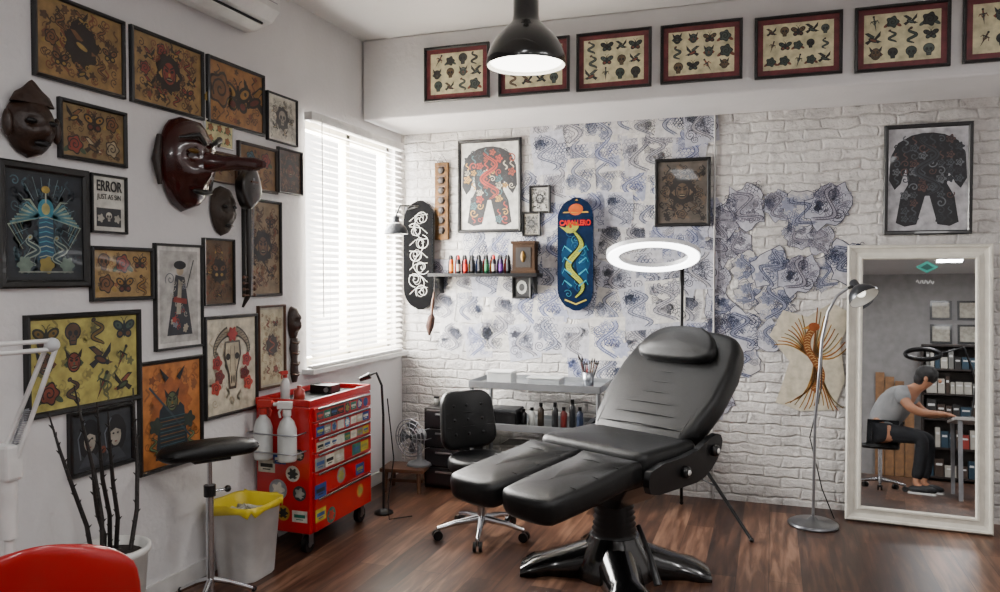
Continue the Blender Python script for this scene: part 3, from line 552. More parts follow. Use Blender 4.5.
pt = atX(247, 168, -W+.12); pb = atX(237, 308, -W+.12); L_ = pt.z-pb.z
e = thing('wooden_string_instrument', 'dark wooden long-necked string instrument hanging upside down', 'musical instrument', (-W+.12, pt.y+.01, pb.z), (0, 0, pi/2))
MD = mat('instrument_wood', '#140e0b', .3, coat=.5, var=.3)
mb = MB(); mb.pillow([(cos(t)*.068*(1+.12*cos(2*t)), sin(t)*.1-.01*cos(3*t)) for t in [2*pi*i/28 for i in range(28)]], -.03, .03, .014, MD, .004, Matrix.Translation((0, 0, L_-.1))@Matrix.Rotation(pi/2, 4, 'X')); mb.obj('body', parent=e)
MB().tube([(0, 0, L_-.17), (0, 0, .15), (.005, .01, .06), (.0, .04, .0)], [.016, .014, .016, .006], MD, 10).obj('neck', parent=e)
for i in range(4): MB().cyl((-.04, .0, .06+.03*i), (.04, .0, .06+.03*i), .004, WOOD, seg=7).ball((-.042, 0, .06+.03*i), .009, WOOD, 8).ball((.042, 0, .06+.03*i), .009, WOOD, 8).obj('tuning_peg', parent=e)
for i in range(3): MB().cyl((-.005+.005*i, -.034, L_-.05), (-.005+.005*i, -.016, .06), .0009, STEEL, seg=4).obj('string', parent=e)
MB().box((0, -.036, L_-.07), (.05, .01, .008), WOOD).obj('bridge', parent=e); MB().tube([(0, .12, L_+.0), (0, .06, L_-.005), (0, .0, L_-.02)], .005, STEEL, 7).obj('wall_hook', parent=e)
e = thing('carved_wall_figure', 'tall narrow carved wooden totem figure beside the window', 'carving', (-W+.002, lp(291, 340).y, lp(291, 382).z), (0, 0, pi/2))
hm = lp(291, 306).z-lp(291, 382).z; mb = maskhead(.09, hm*.45, .05, MW, .02); mb.map(lambda v: v+Vector((0, 0, hm*.55))); mb.obj('mask_face', parent=e)
mb = MB(); mb.lathe([(.02, 0), (.035, .05), (.028, hm*.3), (.04, hm*.45), (.03, hm*.58)], MW, 12, Matrix.Translation((0, -.02, 0))@Matrix.Diagonal((1, .5, 1, 1)))
for j in range(4): mb.tube([(-.035, -.03, .05+.06*j), (0, -.045, .04+.06*j), (.035, -.03, .05+.06*j)], .006, WOOD, 6)
mb.obj('carved_body', parent=e)
# ---------------- AC ----------------
e = thing('air_conditioner', 'white wall-mounted split air conditioner unit', 'air conditioner', (-W, 2.97, 2.70), (0, 0, pi/2))
mb = MB(); pr = [(0, 0), (-.06, -.0), (-.17, .03), (-.215, .08), (-.22, .2), (-.2, .27), (0, .28)]
mb.loft([[Vector((x, y, z)) for y, z in pr] for x in (-.43, .43)], WHITE, False); mb.obj('housing', parent=e, bev=.008)
MB().box((0, -.118, .006), (.76, .075, .01), mat('vent_dark', '#1b1c1e', .6)).obj('air_outlet', parent=e, rot=(radians(-14), 0, 0), loc=(0, 0, -.026))
MB().box((0, -.135, -.006), (.74, .06, .006), WHITE).obj('louver', parent=e, bev=.002, rot=(radians(-22), 0, 0), loc=(0, .005, -.05))
for i in range(3): MB().box((0, -.2225, .11+.045*i), (.8, .003, .004), STEEL).obj('grille_line', parent=e)
# ---------------- pendant ----------------
PC = CAM+ray(526, 66)*3.5
e = thing('pendant_lamp', 'black metal dome pendant lamp hanging from the ceiling, lit', 'lamp', PC)
prof = [(.178, 0), (.18, .006), (.176, .04), (.16, .085), (.135, .125), (.1, .16), (.072, .185), (.062, .2), (.058, .225), (.058, .3), (.045, .315), (.01, .32)]
MB().lathe(prof, GLOSSBLK, 40, caps=False).obj('lamp_shade', parent=e)
MB().lathe([(r-.004, z+.001) for r, z in prof[:7]]+[(.001, .19)], mat('shade_inner', '#e8e6e0', .5), 40, caps=False).obj('shade_lining', parent=e)
MB().lathe([(.001, .012), (.16, .014), (.162, .018), (.001, .02)], mat('diffuser_glow', '#fdf8ee', .5, emis=9), 36, caps=False).obj('diffuser', parent=e)
MB().cyl((0, 0, .3), (0, 0, CEIL-PC.z), .008, BLACK, seg=8).obj('cord', parent=e)
MB().lathe([(.05, CEIL-PC.z-.04), (.055, CEIL-PC.z-.002), (.001, CEIL-PC.z-.001)], BLACK).obj('ceiling_rose', parent=e)
# ---------------- skateboards ----------------
def board(loc, L, wd, topcol, label, artf):
    e = thing('skateboard_deck', label, 'skateboard deck', loc); out = []; n = 14
    for sgn, a0 in ((1, 0), (-1, pi)):
        for k in range(n+1):
            t = a0+pi*k/n; out.append((cos(t)*wd/2, (L/2-wd*.62)*sgn+sin(t)*wd*.62))
    m1 = paint(topcol); mb = MB(); rings = []
    for y0 in (0, .012):
        rings.append([Vector((x, -(.06+y0)+.04*max(0, (abs(v)-L*.3)/(L*.2))**1.6, L/2+v)) for x, v in out])
    mb.loft(rings, mat('deck_edge', '#241c16', .7, spec=.1), False, False); mb.obj('deck', parent=e)
    a = Art(wd, L, -.0725); vs = []; N = 24
    def half(v):
        q = abs(v)-(L/2-wd*.62)
        return wd/2 if q <= 0 else wd/2*math.sqrt(max(0, 1-(q/(wd*.62))**2))
    for i in range(N+1):
        v = -L/2+.002+(L-.004)*i/N; hw = half(v)*.99; vs += [(-hw, a.y0, L/2+v), (hw, a.y0, L/2+v)]
    a.mb.add(vs, [[2*i, 2*i+1, 2*i+3, 2*i+2] for i in range(N)], m1); a.l = 2; artf(a, wd, L)
    a.mb.map(lambda p: Vector((p.x, p.y+.04*max(0, (abs(p.z-L/2)-L*.3)/(L*.2))**1.6, p.z))); a.mb.obj('deck_graphic', parent=e)
    for zz in (.24, .76): MB().box((0, -.03, L*zz), (.05, .06, .02), STEEL).obj('wall_hook', parent=e)
    return e
def g1(a, w, L):
    for k in range(7):
        z = L*(.17+.11*k); q = (-1)**k; a.l = 2; a.stroke(spiral(q*w*.12, z, w*.24, 1.6, 24, k), .005, '#a8a8a4'); a.stroke([(q*w*.05+w*.12*cos(t), z+w*.16*sin(t)) for t in [2*pi*i/14 for i in range(15)]], .004, '#8f8f8b'); a.stroke([(-q*w*.3, z-.02), (-q*w*.1, z+.02), (q*w*.3, z+.03)], .004, '#a8a8a4')
    a.stroke(serp(0, L*.5, w*.2, L*.34, 30, 2), .005, '#a8a8a4')
p = atY(420, 310, D-.05); Lb = atY(420, 200, D-.05).z-p.z
board((p.x, D-.002, p.z), Lb, atY(435, 250, D-.06).x-atY(405, 250, D-.06).x, '#040405', 'black skateboard deck with white line artwork on the wall', g1)
def g2(a, w, L):
    a.poly([(-.36*w, L*.86), (.36*w, L*.86), (0, L*.985)], '#a8862e'); a.ell(0, L*.89, w*.2, w*.16, '#a84e20')
    p = serp(0, L*.42, w*.22, L*.3, 44, 1.6); a.l = 2
    a.lobe(0, L*.42, w*.38, 9, .1, '#10304c', sz=1.9)
    for k in range(10): a.stroke(spiral(random.uniform(-.3, .3)*w, L*(.15+.06*k), w*.12, 1.4, 16, k), .004, ['#2f6878', '#1f4868'][k % 2])
    a.stroke(p, [w*(.08+.16*sin(pi*k/44)) for k in range(45)], '#101a10'); a.stroke(p, [w*(.04+.11*sin(pi*k/44)) for k in range(45)], '#8c9038')
    for k in range(2, 44): a.stroke([(p[k][0]-.012, p[k][1]), (p[k][0], p[k][1]+.006), (p[k][0]+.012, p[k][1])], .003, '#3a5a20'); a.l -= 1
    a.ell(p[-1][0], p[-1][1]+.01, w*.2, w*.14, '#8c9038', .5); a.poly([(p[-1][0]-.02, p[-1][1]), (p[-1][0]-.09, p[-1][1]+.02), (p[-1][0]-.03, p[-1][1]-.03)], '#8c9038'); a.ell(p[-1][0]-.01, p[-1][1]+.015, .01, .01, '#a02a1c')
    for q in (-1, 1):
        for k in range(4): a.stroke([(q*w*.1, L*(.22+.1*k)), (q*w*.3, L*(.27+.1*k)), (q*w*.36, L*(.23+.1*k))], [.012, .008, .003], '#2f7f90')
    a.stroke([(-.3*w, L*.1), (0, L*.06), (.3*w, L*.1)], .01, '#a89a44')
p = atY(576, 311, D-.05); Lb = atY(576, 197, D-.05).z-p.z; wb = atY(594, 250, D-.06).x-atY(558, 250, D-.06).x
sk = board((p.x, D-.002, p.z), Lb, wb, '#081a34', 'blue skateboard deck with red lettering and yellow-green serpent', g2)
text_mesh('CABALLERO', .05, paint('#b01a14'), 'lettering', sk, (0, -.081, Lb*.75), width=wb*.86, bold=.002)
MATTE[0] = False
# ---------------- shelf ----------------
zs = atY(486, 275, D-.08).z; x0 = atY(432, 275, D-.08).x; x1 = atY(540, 275, D-.08).x; SH = zs+.012
e = thing('wall_shelf', 'black wooden wall shelf holding ink bottles', 'shelf', ((x0+x1)/2, D-.005, zs)); ww = x1-x0
MB().box((0, -.075, 0), (ww, .15, .024), BLACK).obj('shelf_board', parent=e, bev=.002)
for q in (-1, 1):
    MB().loft([[Vector((x, 0, -.012)), Vector((x, -.13, -.012)), Vector((x, -.11, -.035)), Vector((x, -.03, -.12)), Vector((x, 0, -.13))] for x in (q*(ww/2-.05)-.01, q*(ww/2-.05)+.01)], BLACK, False).obj('bracket', parent=e)
def bottle(label, body, cap, lab, h=.13, r=.0155):
    e = thing('ink_bottle', label, 'bottle', (0, 0, 0), group='ink bottles on the wall shelf')
    MB().lathe([(.001, 0), (r, 0), (r, h*.66), (r*.75, h*.74), (r*.45, h*.77), (r*.45, h*.8)], mat('ink_'+body, body, .35, spec=.3), 14, caps=False).obj('bottle_body', parent=e)
    MB().lathe([(r*.7, h*.76), (r*.7, h*.9), (r*.4, h*.95), (.003, h)], mat('cap_'+cap, cap, .4, spec=.3), 10).obj('bottle_cap', parent=e)
    MB().lathe([(r*1.03, h*.12), (r*1.03, h*.5)], mat('lab_'+lab, lab, .6, spec=.2), 14, caps=False).obj('bottle_label', parent=e); return e
protos = [bottle('small black tattoo ink bottle with pointed cap', '#0a0a0c', '#101012', '#2a2a2e'), bottle('small red tattoo ink bottle', '#7a0c0a', '#101012', '#c0281c'), bottle('small blue tattoo ink bottle with dark cap', '#0c2450', '#101012', '#244a8a'), bottle('small orange tattoo ink bottle', '#9a3c0a', '#101012', '#c87820'), bottle('small white labelled dark ink bottle', '#0e0e12', '#a81c14', '#9a968a'), bottle('small green tattoo ink bottle', '#0f3a24', '#101012', '#2a6a44'), bottle('small yellow labelled ink bottle', '#0e0e10', '#101012', '#b0901c'), bottle('small violet tattoo ink bottle', '#2a1040', '#101012', '#5a2a7a')]
xb = atY(449, 265, D-.08).x; xe = atY(509, 265, D-.08).x; order = [0, 3, 1, 4, 0, 1, 6, 0, 2, 0, 1, 5, 3, 4, 0, 7, 1, 0]; done = set()
for i, k in enumerate(order):
    loc = (xb+(xe-xb)*i/(len(order)-1), D-.06-.035*(i % 2), SH)
    if k not in done: protos[k].location = loc; done.add(k)
    else: dup(protos[k], loc)
p0 = atY(512, 272, D-.09); p1 = atY(537, 240, D-.09); e = thing('small_wooden_shrine', 'small carved brown wooden shrine cabinet standing on the shelf', 'shrine', ((p0.x+p1.x)/2, D-.075, SH)); ww = p1.x-p0.x; hh = p1.z-SH
SW = mat('shrine_wood', '#33200f', .6, var=.35, bump=.2, spec=.2)
mb = MB(); mb.box((0, 0, hh*.45), (ww*.9, .08, hh*.9), SW); mb.box((0, 0, hh*.93), (ww*1.0, .1, .02), SW); mb.box((0, 0, .01), (ww, .09, .02), SW); mb.obj('cabinet_body', parent=e, bev=.003)
mb = MB().box((0, -.041, hh*.48), (ww*.6, .006, hh*.6), mat('shrine_dark', '#1a120c', .5)); mb.ball((0, -.045, hh*.5), (.018, .008, .04), mat('brass', '#6a5026', .45, .8), 10); mb.obj('niche', parent=e)
p = atY(434, 335, D-.13); e = thing('horsehair_whisk', 'brown hair whisk with wooden handle hanging from the shelf', 'brush', (p.x, D-.17, p.z))
top = atY(436, 292, D-.05).z-p.z; tz = SH-p.z
MB().tube([(0, 0, top*.45), (.01, 0, top*.8), (.02, 0, top)], [.009, .012, .006], WOOD, 8).obj('handle', parent=e)
MB().tube([(.02, 0, top), (.025, 0, tz-.02), (.03, .012, tz+.002)], .002, DWOOD, 5).obj('hanging_loop', parent=e)
MB().tube([(-.02, 0, 0), (-.015, 0, top*.2), (0, 0, top*.42), (.002, 0, top*.5)], [.006, .03, .026, .01], mat('hair', '#3a2014', .8, var=.4, scale=60, bump=.8), 10).obj('bristles', parent=e)
x = atY(714, 300, D).x
MB().cyl((x, D-.01, .0), (x, D-.01, ZB), .006, mat('conduit_grey', '#a8a6a4', .5), seg=10).obj('wall_conduit', label='thin white vertical cable conduit on brick wall', cat='pipe')
# ---------------- clip lamp near window ----------------
def dome(parent, M0, r, m, inner, glow=0):
    pr = [(r, 0), (r*.98, r*.2), (r*.82, r*.55), (r*.5, r*.85), (r*.3, r*.95), (r*.28, r*1.4), (r*.2, r*1.5), (.001, r*1.52)]
    MB().lathe(pr, m, 28, M0, caps=False).obj('lamp_shade', parent=parent); MB().lathe([(q*.97, z+.001) for q, z in pr[:5]]+[(.001, r*.94)], inner, 28, M0, caps=False).obj('shade_lining', parent=parent)
    MB().ball((0, 0, r*.45), r*.3, mat('bulb', '#f4efe2', .3, emis=glow) if glow else mat('bulb_off', '#d8d6d0', .3), 14, M0).obj('light_bulb', parent=parent)
LAMPG = mat('lamp_grey', '#3c3e42', .35, .6)
pl_ = atY(396, 234, 4.7); e = thing('clip_lamp', 'grey metal dome clip-on lamp beside the window blind', 'lamp', pl_)
dome(e, Matrix.Identity(4), .08, LAMPG, mat('inner_al', '#c9c8c4', .4), 0)
ax = atY(407, 203, D)
MB().tube([(0, 0, .12), (.02, .02, .19), (.07, .2, .2), (ax.x-pl_.x, D-4.7-.012, .2)], .006, BLACK, 8).obj('lamp_arm', parent=e)
MB().box((ax.x-pl_.x, D-4.7-.011, .18), (.03, .02, .09), BLACK).obj('wall_clip', parent=e, bev=.003)
# ---------------- ring light ----------------
ctr = CAM+ray(653, 257)*4.25; tx, ty = -.5, 4.7
e = thing('ring_light', 'large glowing white ring light on a black tripod behind the chair', 'lamp', (tx, ty, 0))
c = ctr-Vector((tx, ty, 0)); hd = Vector((-ctr.x, -ctr.y, 0)).normalized(); aa = radians(17)
nn = hd*sin(aa)+Vector((0, 0, -cos(aa))); q = nn.to_track_quat('Z', 'Y'); M0 = Matrix.Translation(c)@q.to_matrix().to_4x4()
RG = mat('ring_glow', '#ffffff', .4, emis=9)
def ringm(R0, R1, z0, z1, m):
    mb = MB(); n = 56; rings = [[Vector((r*cos(2*pi*k/n), r*sin(2*pi*k/n), z)) for r, z in ((R0, z0), (R1, z0), (R1, z1), (R0, z1))] for k in range(n)]
    return mb.loft(rings, m, False, False, True, True, M0)
ringm(.19, .245, 0, .01, RG).obj('glowing_diffuser', parent=e); ringm(.183, .253, -.022, -.0005, mat('ring_white', '#d8d8da', .4)).obj('ring_housing', parent=e)
rim = min([M0@Vector((.245*cos(t), .245*sin(t), -.012)) for t in [2*pi*k/24 for k in range(24)]], key=lambda v: v.x**2+v.y**2)
MB().tube([rim, rim.lerp(Vector((0, 0, c.z-.02)), .5), (0, 0, c.z-.06), (0, 0, c.z-.16)], [.009, .012, .014, .016], BLACK, 8).obj('mounting_bracket', parent=e)
MB().cyl((0, 0, .3), (0, 0, .85), .016, BLACK).cyl((0, 0, .8), (0, 0, c.z-.1), .011, BLACK).cyl((0, 0, .78), (0, 0, .86), .022, BLACK).obj('tripod_pole', parent=e)
for ang in (-35, 95, 215):
    u = Vector((cos(radians(ang)), sin(radians(ang)), 0)); L2 = .5 if ang != 95 else .3
    MB().tube([Vector((0, 0, .5))+u*.02, u*L2+Vector((0, 0, .012))], [.011, .01], BLACK, 8).tube([Vector((0, 0, .3)), u*L2*.5+Vector((0, 0, .255))], .005, BLACK, 6).ball(u*L2+Vector((0, 0, .012)), .014, BLACK, 8).obj('leg', parent=e)
# ---------------- floor lamp ----------------
b = atZ(813, 525, 0); e = thing('floor_lamp', 'brushed silver arc floor lamp with small dome shade', 'lamp', (b.x, b.y, 0))
MB().lathe([(.001, 0), (.14, 0), (.14, .012), (.12, .024), (.03, .032), (.015, .05), (.001, .052)], mat('lamp_base', '#7a7c80', .3, .9), 32, caps=False).obj('base', parent=e)
def fl(x, y): p = atY(x, y, b.y); return (p.x-b.x, 0, p.z)
pts = [(0, 0, .03), (0.005, 0, .6), fl(822, 340), fl(828, 312), fl(837, 296), fl(848, 288)]
MB().tube(pts, .0085, mat('lamp_pole', '#9c9ea2', .3, .9), 10).obj('pole', parent=e)
Mh = Matrix.Translation((fl(864, 298)[0], -.03, fl(864, 298)[2]))@Matrix.Rotation(radians(-32), 4, 'Y')@Matrix.Rotation(radians(-28), 4, 'X')
dome(e, Mh, .085, mat('lamp_dome', '#55575b', .3, .9), mat('inner_al', '#c9c8c4', .4), 3)
MB().tube([fl(848, 288), fl(855, 286), Mh@Vector((0, 0, .12))], .009, BLACK, 8).obj('swivel_joint', parent=e)
MB().tube([fl(822, 345), (.04, .03, .8), (-.02, .05, .5), (.05, .06, .2), (.12, .1, .02)], .0035, BLACK, 6).obj('power_cord', parent=e)
# ---------------- mirror ----------------
mo = Vector((.80, 5.0, .003)); AL = radians(5.5); MR = radians(-4); MWd = .755; MH = 1.63
e = thing('standing_mirror', 'tall mirror with wide fluted white frame leaning on brick wall', 'mirror', mo, (-AL, 0, MR))
RM = Euler((-AL, 0, MR)).to_matrix(); MN = RM@Vector((0, -1, 0))
CW = mat('cream_frame', '#d0ccc0', .45, var=.08, scale=20, bump=.15)
def rect(i, y): return [Vector((-MWd/2+i, y, i)), Vector((MWd/2-i, y, i)), Vector((MWd/2-i, y, MH-i)), Vector((-MWd/2+i, y, MH-i))]
MB().loft([rect(0, .0), rect(0, -.03), rect(.008, -.042), rect(.018, -.04), rect(.022, -.03), rect(.045, -.024), rect(.066, -.028), rect(.07, -.034), rect(.08, -.034), rect(.086, -.02), rect(.086, 0)], CW, False, False, closed=True).obj('frame', parent=e)
MB().box((0, -.008, MH/2), (MWd-.16, .01, MH-.16), mat('mirror_silver', '#eceef0', .01, 1, var=0)).obj('mirror_glass', parent=e)
MB().box((0, -.001, MH/2), (MWd-.04, .004, MH-.04), DWOOD).obj('backing_board', parent=e)
def onm(x, y):
    d = ray(x, y); n = MN; O = mo+RM@Vector((0, -.013, 0)); t = (O-CAM).dot(n)/d.dot(n); return CAM+d*t, d
def refl(x, y, z=None, Y=None):
    p, d = onm(x, y); r = d-2*d.dot(MN)*MN
    t = (z-p.z)/r.z if z is not None else (Y-p.y)/r.y
    return p+r*t
def loc_m(x, y): return RM.transposed()@(onm(x, y)[0]-mo)
p = loc_m(927, 267); a = Art(1, 1, -.0138)
a.poly([(p.x-.06, p.z), (p.x, p.z-.035), (p.x+.06, p.z), (p.x, p.z+.035)], '#2f9a8c'); a.poly([(p.x-.035, p.z-.004), (p.x, p.z-.018), (p.x+.035, p.z-.004), (p.x, p.z+.02)], '#174f4a')
a.mb.obj('mirror_sticker', parent=e); a = Art(1, 1, -.0138)
p = loc_m(925, 282); a.stroke([(p.x-.045+.006*i, p.z+.012*sin(i*1.7)) for i in range(16)], .005, '#c9cccc'); a.mb.obj('mirror_sticker', parent=e)
# ---------------- tattoo chair ----------------
bc = atZ(614, 572, 0); ch = thing('tattoo_chair', 'black leather hydraulic tattoo chair with split leg rests, reclined back', 'tattoo chair', (bc.x, bc.y, 0), (0, 0, radians(-27)))
mb = MB()
for sx, sy in ((-1, -1), (1, -1), (-1, 1), (1, 1)):
    A = Vector((sx*.05, sy*.05, 0)); Bp = Vector((sx*.34, sy*.3, 0)); t = (Bp-A).normalized(); s_ = Vector((-t.y, t.x, 0)); rings = []
    for k in range(7):
        f = k/6; p = A.lerp(Bp, f); hw = .105-.035*f+(.03 if k >= 5 else 0); hz = .12*(1-f)**1.4+.065-(.03 if k == 6 else 0)
        rings.append([p-s_*hw, p-s_*hw+Vector((0, 0, hz*.55)), p-s_*hw*.55+Vector((0, 0, hz*.95)), p+Vector((0, 0, hz)), p+s_*hw*.55+Vector((0, 0, hz*.95)), p+s_*hw+Vector((0, 0, hz*.55)), p+s_*hw])
    mb.loft(rings, GLOSSBLK, True, True)
mb.lathe([(.2, 0), (.2, .05), (.17, .11), (.13, .17), (.12, .19)], GLOSSBLK, 28); mb.obj('base', parent=ch)
mb = MB(); pr = [(.115, .17)]
for i in range(8): pr += [(.112-.003*i, .19+.028*i), (.098-.003*i, .204+.028*i)]
mb.lathe(pr+[(.08, .45)], BLACK, 28); mb.obj('hydraulic_column', parent=ch)
MB().loft([[Vector((x*w_, y*l_, z)) for x, y in ((-1, -1), (1, -1), (1, 1), (-1, 1))] for w_, l_, z in ((.12, .14, .36), (.2, .22, .43), (.27, .27, .5), (.28, .27, .55))], BLACK, False).obj('seat_carriage', parent=ch, bev=.01)
MB().tube([(.18, -.05, .28), (.3, -.12, .18), (.36, -.15, .08)], [.012, .012, .02], BLACK, 8).obj('foot_pedal', parent=ch)
MB().pillow(rrect(.64, .46, .06, cy=.02), .53, .665, .04, LEATHER, .012).obj('seat', parent=ch)
for q in (-1, 1):
    x0_, x1_ = (.008, .325) if q > 0 else (-.325, -.008)
    xc = (x0_+x1_)/2; hw = (x1_-x0_)/2; mb = MB()
    out = [(xc+hw, 0.0)]+[(xc+hw, -.1), (xc+hw, -.25), (xc+hw*.99, -.4), (xc+hw*.95, -.5)]+[(xc+hw*.93*(1 if cos(t) > 0 else -1)*abs(cos(t))**.7, -.54-.06*sin(t)) for t in [pi*i/10 for i in range(1, 10)]]+[(xc-hw*.95, -.5), (xc-hw*.99, -.4), (xc-hw, -.25), (xc-hw, -.1), (xc-hw, 0)]
    mb.pillow(out, 0, .115, .035, LEATHER, .012); lr = mb.obj('leg_rest', parent=ch, loc=(0, -.215, .53), rot=(radians(7), 0, 0))
    for yy in (-.14, -.28, -.42): MB().tube([(xc-hw*.9, yy, .114), (xc, yy, .1255), (xc+hw*.9, yy, .114)], .0022, BLACK, 5).obj('seam', parent=lr)
MB().box((0, -.4, .5), (.5, .4, .02), BLACK).obj('leg_rest_frame', parent=ch)
BA = radians(42); br = (0, .2, .57)
out = [(-.25, 0), (.25, 0), (.31, .12), (.34, .3), (.34, .5), (.315, .63)]+[(.295*(1 if cos(t) > 0 else -1)*abs(cos(t))**.6, .67+.1*sin(t)) for t in [pi*(i+.5)/12 for i in range(12)]]+[(-.315, .63), (-.34, .5), (-.34, .3), (-.31, .12)]
mb = MB(); mb.pillow(out, -.03, .1, .04, LEATHER, .014); bk = mb.obj('backrest', parent=ch, loc=br, rot=(BA, 0, 0))
for yy in (.08, .15, .22, .29, .36, .43, .5): MB().tube([(-.25, yy, .1), (-.16, yy, .107), (0, yy, .1125), (.16, yy, .107), (.25, yy, .1)], .0032, BLACK, 5).obj('seam', parent=bk)
for q in (-1, 1): MB().tube([(q*.25, .06, .1), (q*.275, .3, .1), (q*.26, .55, .1)], .003, BLACK, 5).obj('seam', parent=bk)
ho = [(-.2, .0), (-.1, -.012), (.1, -.012), (.2, 0), (.24, .05), (.21, .13), (.15, .19), (.07, .215), (-.07, .215), (-.15, .19), (-.21, .13), (-.24, .05)]
def smooth(o, it=2):
    for _ in range(it):
        r = []
        for i in range(len(o)):
            a_, b_ = Vector(o[i]), Vector(o[(i+1) % len(o)]); r += [tuple(a_*.75+b_*.25), tuple(a_*.25+b_*.75)]
        o = r
    return o
MB().pillow(smooth(ho, 1), .095, .165, .03, LEATHER, .024).obj('headrest', parent=ch, loc=(0, br[1]+cos(BA)*.52, br[2]+sin(BA)*.52), rot=(BA+radians(6), 0, 0))
for q in (-1, 1):
    mb = MB(); sp = [(.02, .48), (.2, .48), (.32, .54), (.39, .63), (.36, .69), (.26, .67), (.14, .62), (-.2, .61), (-.23, .54), (-.2, .48)]
    mb.loft([[Vector((x, y, z)) for y, z in smooth(sp, 1)] for x in (q*.33, q*.362)], BLACK, False); sbk = mb.obj('side_bracket', parent=ch, bev=.006)
    for yy, zz in ((.3, .61), (.05, .55)):
        M1 = Matrix.Translation((q*.363, yy, zz))@Matrix.Rotation(q*pi/2, 4, 'Y')
        MB().lathe([(.001, 0), (.028, 0), (.028, .018), (.02, .024), (.001, .025)], BLACK, 20, M1, caps=False).lathe([(.001, .026), (.013, .026), (.013, .027), (.001, .0275)], WHITE, 16, M1, caps=False).obj('pivot_knob', parent=sbk)
# ---------------- rolling stool with back ----------------
b = atZ(482, 536, 0); st = thing('rolling_stool', 'black cushioned rolling stool with backrest and chrome star base', 'stool', (b.x, b.y, 0), (0, 0, radians(52)))
def star(e, r, m, h=.1):
    for k in range(5):
        t = 2*pi*k/5+.3; u = Vector((cos(t), sin(t), 0)); MB().tube([u*.02+Vector((0, 0, h)), u*r*.6+Vector((0, 0, h*.85)), u*r+Vector((0, 0, h*.62))], [.022, .016, .012], m, 8).obj('base_leg', parent=e)
        c_ = u*r; s_ = Vector((-u.y, u.x, 0)); mb = MB()
        for q in (-1, 1): mb.cyl(c_+s_*q*.007+Vector((0, 0, .027)), c_+s_*q*.024+Vector((0, 0, .027)), .026, BLACK, seg=16)
        mb.cyl(c_+Vector((0, 0, .03)), c_+Vector((0, 0, h*.65)), .007, m, seg=8); mb.obj('caster', parent=e)
star(st, .25, CHROME)
MB().cyl((0, 0, .07), (0, 0, .24), .026, CHROME).cyl((0, 0, .22), (0, 0, .38), .015, CHROME).obj('gas_lift', parent=st)
MB().pillow([(cos(2*pi*k/32)*.19, sin(2*pi*k/32)*.19) for k in range(32)], .37, .45, .03, LEATHER, .012).obj('seat', parent=st)
mb = MB(); mb.pillow(rrect(.36, .33, .08), -.03, .035, .026, LEATHER, .014); mb.map(lambda v: Vector((v.x*(1-.35*(v.y+.16)*.9), v.y, v.z+v.x*v.x*1.4))); sbk = mb.obj('backrest', parent=st, loc=(0, .2, .62), rot=(radians(80), 0, 0))
for i in (-1, 0, 1):
    for j in (-1, 0, 1): MB().ball((j*.09, i*.08, .047+(j*.09)**2*1.4), (.01, .01, .005), BLACK, 8).obj('tuft_button', parent=sbk)
for i in (-.04, .04): MB().tube([(-.15, i, .038+.0315), (-.07, i, .05), (0, i, .05), (.07, i, .05), (.15, i, .038+.0315)], .003, BLACK, 5).obj('seam', parent=sbk)
MB().tube([(0, .05, .36), (0, .2, .37), (0, .26, .45), (0, .24, .56)], .012, BLACK, 8).obj('back_support', parent=st)
# ---------------- red tool cart ----------------
CY = 3.76; ct = thing('tool_cart', 'red metal rolling tool chest with sticker-covered drawers', 'tool cart', (-2.395, CY, 0), (0, 0, pi/2)); cw, cd, ch0, ch1 = .64, .33, .11, .77
MB().box((0, 0, (ch0+ch1)/2), (cw, cd, ch1-ch0), RED).obj('cart_body', parent=ct, bev=.008)
mb = MB()
for x, y, sx, sy in ((0, cd/2-.006, cw+.01, .012), (0, -cd/2+.006, cw+.01, .012), (cw/2-.006, 0, .012, cd), (-cw/2+.006, 0, .012, cd)): mb.box((x, y, ch1+.018), (sx, sy, .036), RED)
mb.obj('tray_rim', parent=ct, bev=.004); MB().box((0, 0, ch1+.004), (cw-.03, cd-.03, .006), mat('tray_mat', '#2a2a2c', .7)).obj('tray_liner', parent=ct)
zz = ch0+.01; dh = [.18, .13, .1, .08, .08, .08]; random.seed(3)
SC = ['#b9b6ac', '#17181a', '#a8a290', '#1f6a58', '#1a3a7a', '#c9c4b4', '#7a7a76', '#17181a', '#b0702a', '#3a3d42', '#a89a2a', '#2a7a9a']
def sticker(parent, x, z, s, y, shape, c1, c2, loc=None, rot=None):
    a = Art(1, 1, y); a.l = 0
    if shape: a.ell(x, z, s, s, c1, n=20); a.lobe(x, z, s*.62, random.choice((3, 4, 5, 6)), .25, c2)
    else:
        a.poly([(x-s*1.3, z-s*.85), (x+s*1.3, z-s*.85), (x+s*1.3, z+s*.85), (x-s*1.3, z+s*.85)], c1); a.poly([(x-s*.95, z-s*.2), (x+s*.95, z-s*.2), (x+s*.95, z+s*.3), (x-s*.95, z+s*.3)], c2)
    a.stroke([(x-s*.6, z-s*.45), (x+s*.6, z-s*.45)], s*.15, c2)
    a.mb.obj('sticker', parent=parent, loc=loc, rot=rot)
for di, h_ in enumerate(dh):
    d = MB().box((0, -cd/2-.008, zz+h_/2-.004), (cw-.05, .016, h_-.008), RED).obj('drawer', parent=ct, bev=.003)
    MB().box((0, -cd/2-.02, zz+h_-.014), (cw-.09, .014, .012), CHROME).obj('handle', parent=d, bev=.003)
    ss = min(.042, (h_-.024)/2); x = -cw/2+.07
    while x < cw/2-.06:
        if random.random() < (.45 if di == 0 else .7 if di == 1 else .93):
            sticker(d, x, zz+(h_-.026)/2+(random.uniform(-.03, .03) if di < 2 else 0), ss*random.uniform(.85, 1.05), -cd/2-.0162, random.random() < .4, random.choice(SC), random.choice(['#17181a', '#a03020', '#b6b2a6', '#8a8a40', '#2a4a7a']))
        x += ss*2.45
    zz += h_
